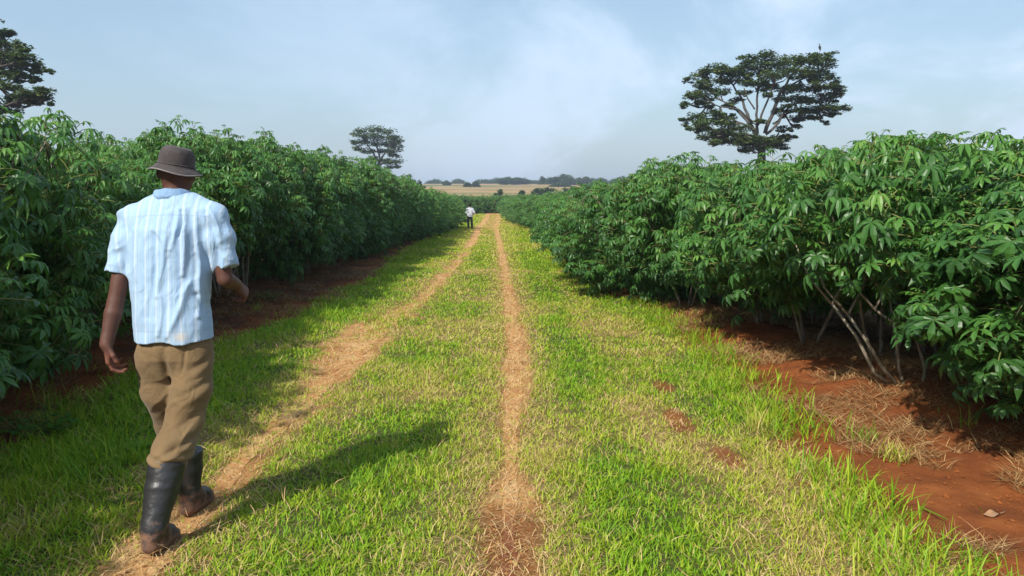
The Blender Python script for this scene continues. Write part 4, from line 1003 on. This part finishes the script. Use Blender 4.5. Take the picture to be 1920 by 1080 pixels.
def man():
    org = np.array([-1.56, 3.68, 0.0]); hc = UM(331, 326, 3.93)
    t = thing('person', 'man in striped pale blue shirt, khaki trousers, rubber boots and bucket hat walking away', 'person', tuple(org))
    LS = UM(250, 405, 3.86); LE = UM(217, 566, 3.76); LW = UM(200, 643, 3.70)
    RS = UM(398, 400, 3.86); RE = UM(422, 524, 3.84); RW = UM(441, 536, 3.98)
    RW = UM(443, 533, 4.0)
    LH = UM(296, 655, 3.84); LK = UM(326, 800, 4.02); LA = UM(357, 925, 4.05)
    RH = UM(358, 655, 3.82); RK = UM(335, 800, 3.86); RA = UM(288, 990, 3.58)
    RA[2] = max(RA[2], .11); LA[2] = .10
    NK = UM(326, 385, 3.87)
    # ---- body
    G = Grid((-2.2, 3.1, -.02), (-.9, 4.4, 1.9), .005, .94)
    L_, R = head(G, hc, .05, .12, .95)
    G.cap(NK + np.array([0, 0, -.03]), hc + np.array([0, -.01, -.05]), .060, .056, .03)
    zt = NK[2]
    G.loft([(.90, -1.565, 3.69, .135, .09), (1.0, -1.56, 3.69, .125, .085), (1.2, -1.55, 3.71, .145, .095), (zt - .06, -1.55, 3.73, .155, .085), (zt - .01, -1.54, 3.73, .09, .065)], .04)
    G.chain([LS, LS + (LE - LS) * .5, LE, LE + (LW - LE) * .3, LW], [.048, .045, .0385, .041, .028], .006); G.chain([RS, RS + (RE - RS) * .5, RE, RE + (RW - RE) * .3, RW], [.046, .042, .037, .040, .028], .006)
    
    G.chain([LH, LK, LA], [.085, .06, .04], .03); G.chain([RH, RK, RA], [.085, .06, .04], .03)
    G.chain([LA, LA + np.array([.02, .12, -.05])], [.035, .03]); G.chain([RA, RA + np.array([.02, .12, -.06])], [.035, .03])
    G.cap(LW - (LW - LE) * .1, LW + (LW - LE) * .06, .028, .026, .015)
    hand(G, LW, (-.03, .10, -1), (-.88, -.48, 0), -1, (.55, .65, .75, .85), 1, .97)
    hand(G, RW, (.28, .6, -.55), (.62, -.35, .55), -1, (.95, 1.0, 1.05, 1.1), 1, .97)
    def palm(x, y, z):
        m = np.zeros_like(x)
        for w_, b in ((LW, LE), (RW, RE)):
            ax = (w_ - b) / np.linalg.norm(w_ - b); s = (x - w_[0]) * ax[0] + (y - w_[1]) * ax[1] + (z - w_[2]) * ax[2]
            dd = np.sqrt((x - w_[0]) ** 2 + (y - w_[1]) ** 2 + (z - w_[2]) ** 2)
            m = np.maximum(m, smooth(.02, .10, s) * (dd < .25) * .8)
        return m
    add('body', G.mesh('body', [M['skin']], org, None, dict(palm=palm)), t)
    # ---- shirt
    G = Grid((-2.1, 3.35, .72), (-1.0, 4.1, 1.62), .0042, .93)
    def row(py, l, r_, ry, Y=3.85):
        a = UM(l, py, Y); b = UM(r_, py, Y); return [a[2], (a[0] + b[0]) / 2, Y - DY, (b[0] - a[0]) / 2 - .004, ry * .93]
    rows = [row(636, 256, 402, .135, 3.82), row(600, 253, 397, .132, 3.82), row(560, 249, 393, .13, 3.83), row(520, 247, 389, .13, 3.84), row(470, 246, 390, .132, 3.85), row(430, 245, 394, .13, 3.86), row(405, 248, 398, .115, 3.87), row(388, 262, 384, .095, 3.87), row(376, 284, 366, .08, 3.87), row(368, 294, 356, .07, 3.87)]
    G.loft(rows, 0, 2.3)
    hl = UM(224, 512, 3.80); hr = UM(420, 505, 3.845)
    nl = hl - LS; nl /= np.linalg.norm(nl); nl = nl + np.array([-.05, 0, -.05]); nl /= np.linalg.norm(nl); nr = hr - RS; nr /= np.linalg.norm(nr); nr = nr + np.array([.22, 0, -.05]); nr /= np.linalg.norm(nr)
    G.cap(UM(285, 388, 3.87), UM(248, 412, 3.86), .055, .066, .05); G.cap(UM(365, 385, 3.87), UM(402, 406, 3.86), .055, .066, .05)
    G.chain([UM(250, 414, 3.86), UM(238, 450, 3.84), hl + nl * .03], [.068, .068, .062], .03, cut=(hl, nl))
    G.chain([UM(398, 408, 3.86), UM(412, 450, 3.85), hr + nr * .03], [.068, .066, .062], .03, cut=(hr, nr))
    cx = -1.54
    def fold(x, y, z):
        a = (x - cx) * 1.05
        tor = 1 - smooth(.19, .25, np.abs(x - cx))
        wv = fbm(a * 9 + 5, z * 2.2, 3, 5)
        u = a * 15 + (wv - .5) * 5.0
        f1 = (.5 + .5 * np.sin(u * 2.2)) ** 1.5
        amp = .013 * smooth(1.5, 1.36, z) * (.45 + .9 * vnoise(a * 14, z * 2.6, 3))
        f2 = 1 - np.abs(2 * fbm(a * 6 + z * 3.2, z * 4.2 - a * 7, 3, 8) - 1)
        f3 = 1 - np.abs(2 * fbm(x * 9 + z * 4, z * 9 - x * 6 + y * 5, 3, 12) - 1)
        hem = .010 * np.sin(a * 30) * smooth(1.0, .88, z)
        px_ = 0
        for (A0, A1, w_, am) in RIDG: px_ = px_ + am * segx(x, z, UM(*A0, 3.62), UM(*A1, 3.62), w_)
        return tor * (f1 * amp * .5 + f2 * .010 - .008 + hem * .6 + px_ * (y < 3.74)) + (1 - tor) * (f3 * .022 - .016) + .003 * (fbm(x * 26, z * 20, 2, 3) - .5)
    def seam(x, y, z):
        zy = UM(320, 408, 3.64)[2]
        s1 = np.exp(-((z - zy - .01 * np.cos((x - cx) * 8)) / .0035) ** 2) * (np.abs(x - cx) < .17) * (y < 3.72)
        dl = (x - hl[0]) * nl[0] + (y - hl[1]) * nl[1] + (z - hl[2]) * nl[2]; dr = (x - hr[0]) * nr[0] + (y - hr[1]) * nr[1] + (z - hr[2]) * nr[2]
        s2 = np.exp(-((dl + .024) / .003) ** 2) * (x < cx - .17) + np.exp(-((dr + .024) / .003) ** 2) * (x > cx + .17)
        s3 = np.exp(-((np.abs(x - cx - .006) - (.178 - .05 * np.clip(1.38 - z, 0, .2))) / .0035) ** 2) * smooth(1.16, 1.2, z) * (1 - smooth(1.40, 1.43, z))
        s4 = np.exp(-((z - UM(320, 629, 3.6)[2]) / .003) ** 2) * (np.abs(x - cx) < .2)
        return np.clip(s1 + s2 + s3 + s4 * .8, 0, 1)
    def stripe(x, y, z):
        tor = (x - cx) * 1.05 + .5 + .012 * (z - 1.2) * np.sign(x - cx)
        sl = np.where(x < cx, (x - LS[0]) + (z - LS[2]) * .17, (x - RS[0]) + (z - RS[2]) * -.13) + .5
        return np.where(np.abs(x - cx) > .20, sl, tor)
    def stain(x, y, z):
        c = UM(338, 632, 3.7); return .6 * np.exp(-((x - c[0]) / .025) ** 2 - ((z - c[2]) / .02) ** 2) * (y < 3.66)
    sh = add('shirt', G.mesh('shirt', [M['shirt']], org, fold, dict(stripe=stripe, stain=stain, seam=seam)), t)
    # sub-part collar: stand and turned down fall
    nc = UM(324, 364, 3.89); V = []; seg = 40; prof = [(.066, -.02), (.068, .018), (.073, .025), (.080, .020), (.088, -.006), (.091, -.022), (.086, -.024), (.077, .008), (.072, .012)]
    for i in range(seg):
        a = i / seg * 2 * PI; back = .5 - .5 * math.sin(a)
        for (r_, z_) in prof:
            V.append([nc[0] + math.cos(a) * r_ * 1.02, nc[1] + math.sin(a) * r_ * 1.0 , nc[2] + z_ - .02 * (1 - back) + .05 * math.cos(a) * .06 + .0015 * math.sin(a * 7)])
    n = len(prof); i = np.arange(seg * n).reshape(seg, n); q = np.stack([i, np.roll(i, -1, 0), np.roll(np.roll(i, -1, 0), -1, 1), np.roll(i, -1, 1)], -1)[:, :-1].reshape(-1, 4)
    add('collar', mk_mesh('collar', np.array(V) - org, q, None, [M['collar']]), sh)
    # ---- trousers
    G = Grid((-1.9, 3.3, .24), (-1.15, 4.3, 1.0), .0045, .93)
    G.loft([row(705, 276, 388, .08, 3.83), row(690, 264, 397, .10, 3.83), row(670, 258, 402, .12, 3.82), row(650, 257, 401, .125, 3.82), row(636, 260, 398, .12, 3.82), row(600, 262, 392, .11, 3.82)], 0, 2.4)
    G.chain([UM(362, 672, 3.81), UM(361, 725, 3.80), UM(346, 790, 3.80), UM(328, 835, 3.73), UM(316, 862, 3.70)], [.097, .097, .094, .092, .082], .02)
    e0 = UM(313, 873, 3.69)
    G.cap(UM(325, 842, 3.72), UM(314, 862, 3.69), .093, .088, .02, cut=(e0, np.array([-.25, -.05, -.95])))
    G.chain([UM(293, 672, 3.83), UM(300, 730, 3.85), UM(322, 795, 3.96), UM(346, 862, 4.02)], [.097, .093, .084, .072], .03)
    def tf(x, y, z):
        a = np.arctan2(x + 1.54, -(y - 3.66)) * .13
        q = (x - .75 * z) * 13; ww = fbm(x * 6, z * 5, 3, 14)
        d1 = 1 - np.abs(2 * vnoise(q + ww * 2.2, z * 3.2 + x * 3.2, 6) - 1)
        d2 = 1 - np.abs(2 * fbm(a * 8 + z * 5, z * 5, 3, 17) - 1)
        seat = -.012 * np.exp(-((x - (-1.58 + (z - .8) * .1)) / .018) ** 2) * (y < 3.71) * smooth(.70, .78, z)
        bunch = .012 * np.sin(z * 120 + x * 45 + 4 * ww) * np.exp(-((z - .38) / .05) ** 2)
        px_ = 0
        for (A0, A1, w_, am) in CREA: px_ = px_ + am * .5 * segx(x, z, UM(*A0, 3.6), UM(*A1, 3.6), w_ * 1.15)
        return (d1 ** 1.3) * .007 * smooth(3.75, 3.62, y) * smooth(.95, .75, z) + d2 * .004 - .008 + seat + bunch * .6 + px_ * smooth(3.72, 3.60, y)
    add('trousers', G.mesh('trousers', [M['trousers']], org, tf), t)
    # ---- boots
    def boot(top, ank, hdg, rt, pitch=0.0):
        G = Grid(np.minimum(top, ank) - np.array([.22, .3, .12]), np.maximum(top, ank) + np.array([.2, .35, .05]), .005)
        d = (top - ank); G.chain([top, ank + d * .6, ank + d * .2, ank], [rt, rt * .90, rt * .72, rt * .66], .006, cut=(top, d / np.linalg.norm(d)))
        f = np.array([math.sin(hdg), math.cos(hdg), 0]); sp = math.sin(pitch)
        heel = ank + np.array([0, 0, -.055]) - f * .03 + np.array([0, 0, .01]) * sp
        toe = ank + f * .155 + np.array([0, 0, -.065 - .06 * sp]); ball = ank + f * .10 + np.array([0, 0, -.055 - .04 * sp])
        G.chain([heel, ball, toe], [.033, .037, .031], .03); G.cap(ank, ball, .041, .033, .035)
        # sole: rim slightly wider
        G.chain([heel + np.array([0, 0, -.018]), ball + np.array([0, 0, -.022]), toe + np.array([0, 0, -.018])], [.036, .040, .034], .003)
        zf = .012
        def bd(x, y, z): return .004 * (1 - np.abs(2 * fbm(x * 14 + z * 10, z * 22, 2, 19) - 1)) 
        o = ank.copy(); o[2] = 0
        ob = add('boot', G.mesh('boot', [M['boot']], o, bd), t, tuple(o - org))
        mb = MB(); dn = d / np.linalg.norm(d); cr_ = [np.array([-.25, -.95, 0]) for _ in range(4)]
        mb.tube([ank + d * f_ + np.array([-.28, -.94, 0]) * rr_ - o for f_, rr_ in ((.22, rt * .66), (.42, rt * .78), (.6, rt * .885), (.8, rt * .94), (.985, rt * .99))], .0028, 5)
        add('seam', mb.mesh('seam', [M['boot']]), ob); return ob
    b1 = boot(UM(314, 868, 3.69), RA, .1, .079, .5)
    b2 = boot(UM(352, 845, 4.03), LA, .15, .070, 0)
    b1['label'] = 'black rubber boot in full view, caked with brown mud at the foot'; b2['label'] = 'muddy boot on the forward foot, half hidden by the trouser leg'
    # ---- hat
    ho_ = L_(0, -.008, .040); V = []; seg = 56; hs = .93
    prof = [(.0, .098), (.035, .097), (.062, .092), (.079, .080), (.086, .060), (.0895, .036), (.091, .012), (.092, .0), (.104, -.010), (.118, -.022), (.128, -.031), (.1305, -.035), (.128, -.038), (.115, -.028), (.100, -.015), (.088, -.006)]
    tl = -.17; ct, st = math.cos(tl), math.sin(tl)
    for i in range(seg):
        a = i / seg * 2 * PI
        for (r_, z_) in prof:
            br = max(0, (r_ - .09) / .04) if z_ < .005 else 0
            cr_ = max(0, 1 - abs(z_ - .08) / .05) if z_ > .02 else 0
            wob = br * .006 * math.sin(a * 3 + 1) + cr_ * .004 * math.sin(a * 4 + 2)
            x = math.cos(a) * (r_ * .95 + .003 * math.sin(a * 5) * cr_); y = math.sin(a) * (r_ * 1.10); z = z_ * 1.0 + wob - .018 * cr_ * max(0, math.cos(a - 1.2)) - (.008 * math.exp(-(r_ / .03) ** 2) if z_ > .09 else 0)
            xx = x * ct - z * -st * -1; zz = x * st + z * ct
            V.append([ho_[0] + (x * ct - z * st) * hs, ho_[1] + y * hs, ho_[2] + zz * hs])
    n = len(prof); i = np.arange(seg * n).reshape(seg, n); q = np.stack([i, np.roll(i, -1, 0), np.roll(np.roll(i, -1, 0), -1, 1), np.roll(i, -1, 1)], -1)[:, :-1].reshape(-1, 4)
    q = q[:, ::-1]
    ha = add('hat', mk_mesh('hat', np.array(V) - org, q, None, [M['hat']]), t)
    mb = MB(); R_ = []
    for i in range(seg + 1):
        a = i / seg * 2 * PI; r_ = .1295; x = math.cos(a) * r_ * .95; y = math.sin(a) * r_ * 1.10; z = -.0345 + .006 * math.sin(a * 3 + 1)
        R_.append(np.array([ho_[0] + (x * ct - z * st) * hs, ho_[1] + y * hs, ho_[2] + (x * st + z * ct) * hs]) - org)
    mb.tube(R_, .0032, 6, cap=False); add('brim_edge', mb.mesh('brim_edge', [M['hatedge']]), ha)
    mb = MB(); R_ = []
    for i in range(seg + 1):
        a = i / seg * 2 * PI; r_ = .0925; x = math.cos(a) * r_ * .95; y = math.sin(a) * r_ * 1.10; z = .004
        R_.append(np.array([ho_[0] + (x * ct - z * st) * hs, ho_[1] + y * hs, ho_[2] + (x * st + z * ct) * hs]) - org)
    mb.tube(R_, .0028, 6, cap=False); add('seam', mb.mesh('seam', [M['hat']]), ha)
man()

def far_man():
    g = UZ(881, 429); Y = float(g[1]); X0 = float(g[0]); o = np.array([X0, Y, float(H(X0, Y))])
    t = thing('person', 'distant person in pale grey shirt and dark trousers standing on the path', 'person', tuple(o))
    P = lambda x, y, z: o + np.array([x, y, z])
    G = Grid(o + [-.45, -.4, -.02], o + [.45, .5, 1.75], .012)
    hc = P(-.0, .06, 1.56); head(G, hc, .05, .2)
    G.cap(P(-.01, .04, 1.32), hc + np.array([0, -.01, -.06]), .055, .055, .03)
    G.loft([(o[2] + .80, o[0], o[1], .14, .09), (o[2] + 1.1, o[0], o[1], .15, .10), (o[2] + 1.33, o[0], o[1] + .03, .16, .08)], .03)
    G.chain([P(-.19, .02, 1.30), P(-.27, .02, 1.03), P(-.12, .24, .98)], [.05, .04, .03]); G.chain([P(.19, .02, 1.30), P(.31, .0, 1.06), P(.13, .24, 1.0)], [.05, .04, .03])
    hand(G, P(-.12, .24, .98), (.5, .8, 0), (0, 0, 1), 1, (.5, .5, .5, .5)); hand(G, P(.13, .24, 1.0), (-.5, .8, 0), (0, 0, 1), -1, (.5, .5, .5, .5))
    G.chain([P(-.09, 0, .82), P(-.10, .02, .45), P(-.10, 0, .09)], [.08, .055, .04]); G.chain([P(.09, 0, .82), P(.12, .03, .45), P(.14, 0, .09)], [.08, .055, .04])
    add('body', G.mesh('body', [M['skin']], o, None, dict(palm=lambda x, y, z: x * 0)), t)
    G = Grid(o + [-.45, -.3, .7], o + [.45, .3, 1.5], .012)
    G.loft([(o[2] + .78, o[0], o[1], .20, .13), (o[2] + 1.0, o[0], o[1], .20, .13), (o[2] + 1.2, o[0], o[1] + .01, .21, .13), (o[2] + 1.32, o[0], o[1] + .03, .19, .11), (o[2] + 1.40, o[0], o[1] + .04, .09, .08)], 0)
    for s in (-1, 1): G.chain([P(s * .18, .02, 1.29), P(s * .27 if s < 0 else .31, .01, 1.05)], [.075, .065], .04)
    add('shirt', G.mesh('shirt', [M['far_shirt']], o, lambda x, y, z: .02 * (fbm(x * 12, z * 5, 2, 3) - .5)), t)
    G = Grid(o + [-.3, -.25, .05], o + [.35, .3, .95], .012)
    G.loft([(o[2] + .76, o[0], o[1], .16, .11), (o[2] + .88, o[0], o[1], .16, .11)], 0)
    G.chain([P(-.085, 0, .80), P(-.10, .02, .45), P(-.10, 0, .10)], [.095, .075, .065], .02); G.chain([P(.085, 0, .80), P(.12, .03, .45), P(.14, 0, .10)], [.095, .075, .065], .02)
    add('trousers', G.mesh('trousers', [M['navy']], o), t)
    for s, x in ((-1, -.10), (1, .14)):
        G = Grid(P(x, 0, .0) - [.09, .15, .03], P(x, 0, 0) + [.09, .25, .14], .01); G.chain([P(x, -.04, .045), P(x + .01, .13, .04)], [.045, .042]); add('shoe', G.mesh('shoe', [M['shoe']], o), t)
    G = Grid(hc - .2, hc + .2, .012); G.ell(hc + np.array([0, -.03, .03]), (.088, .10, .10), 0); add('hair', G.mesh('hair', [M['hair']], o), t)
far_man()

def bird():
    c = U(1537, 98, 80); s = .0
    t = thing('bird', 'large dark bird standing on top of the big flat topped tree', 'bird', tuple(c)); G = Grid(c + [-.35, -.35, -.02], c + [.35, .35, .95], .02)
    P = lambda x, y, z: c + np.array([x, y, z])
    G.chain([P(.02, 0, .30), P(-.02, 0, .50), P(-.04, 0, .60)], [.09, .12, .06], .03); G.chain([P(-.04, 0, .60), P(-.03, 0, .74)], [.04, .035], .02); G.ell(P(-.04, 0, .77), (.05, .045, .045), .02)
    G.chain([P(.04, 0, .30), P(.08, 0, .16)], [.06, .02], .02)
    add('body', G.mesh('body', [M['bird']], c), t)
    mb = MB(); mb.tube([P(-.07, 0, .77) - c, P(-.20, 0, .72) - c], [.02, .004], 6); add('beak', mb.mesh('beak', [M['beak']]), t)
    for q in (-.03, .03):
        mb = MB(); mb.tube([P(q, 0, -.12) - c, P(q, 0, .16) - c, P(q, 0, .34) - c], [.014, .014, .02], 5); add('leg', mb.mesh('leg', [M['beak']]), t)
bird()
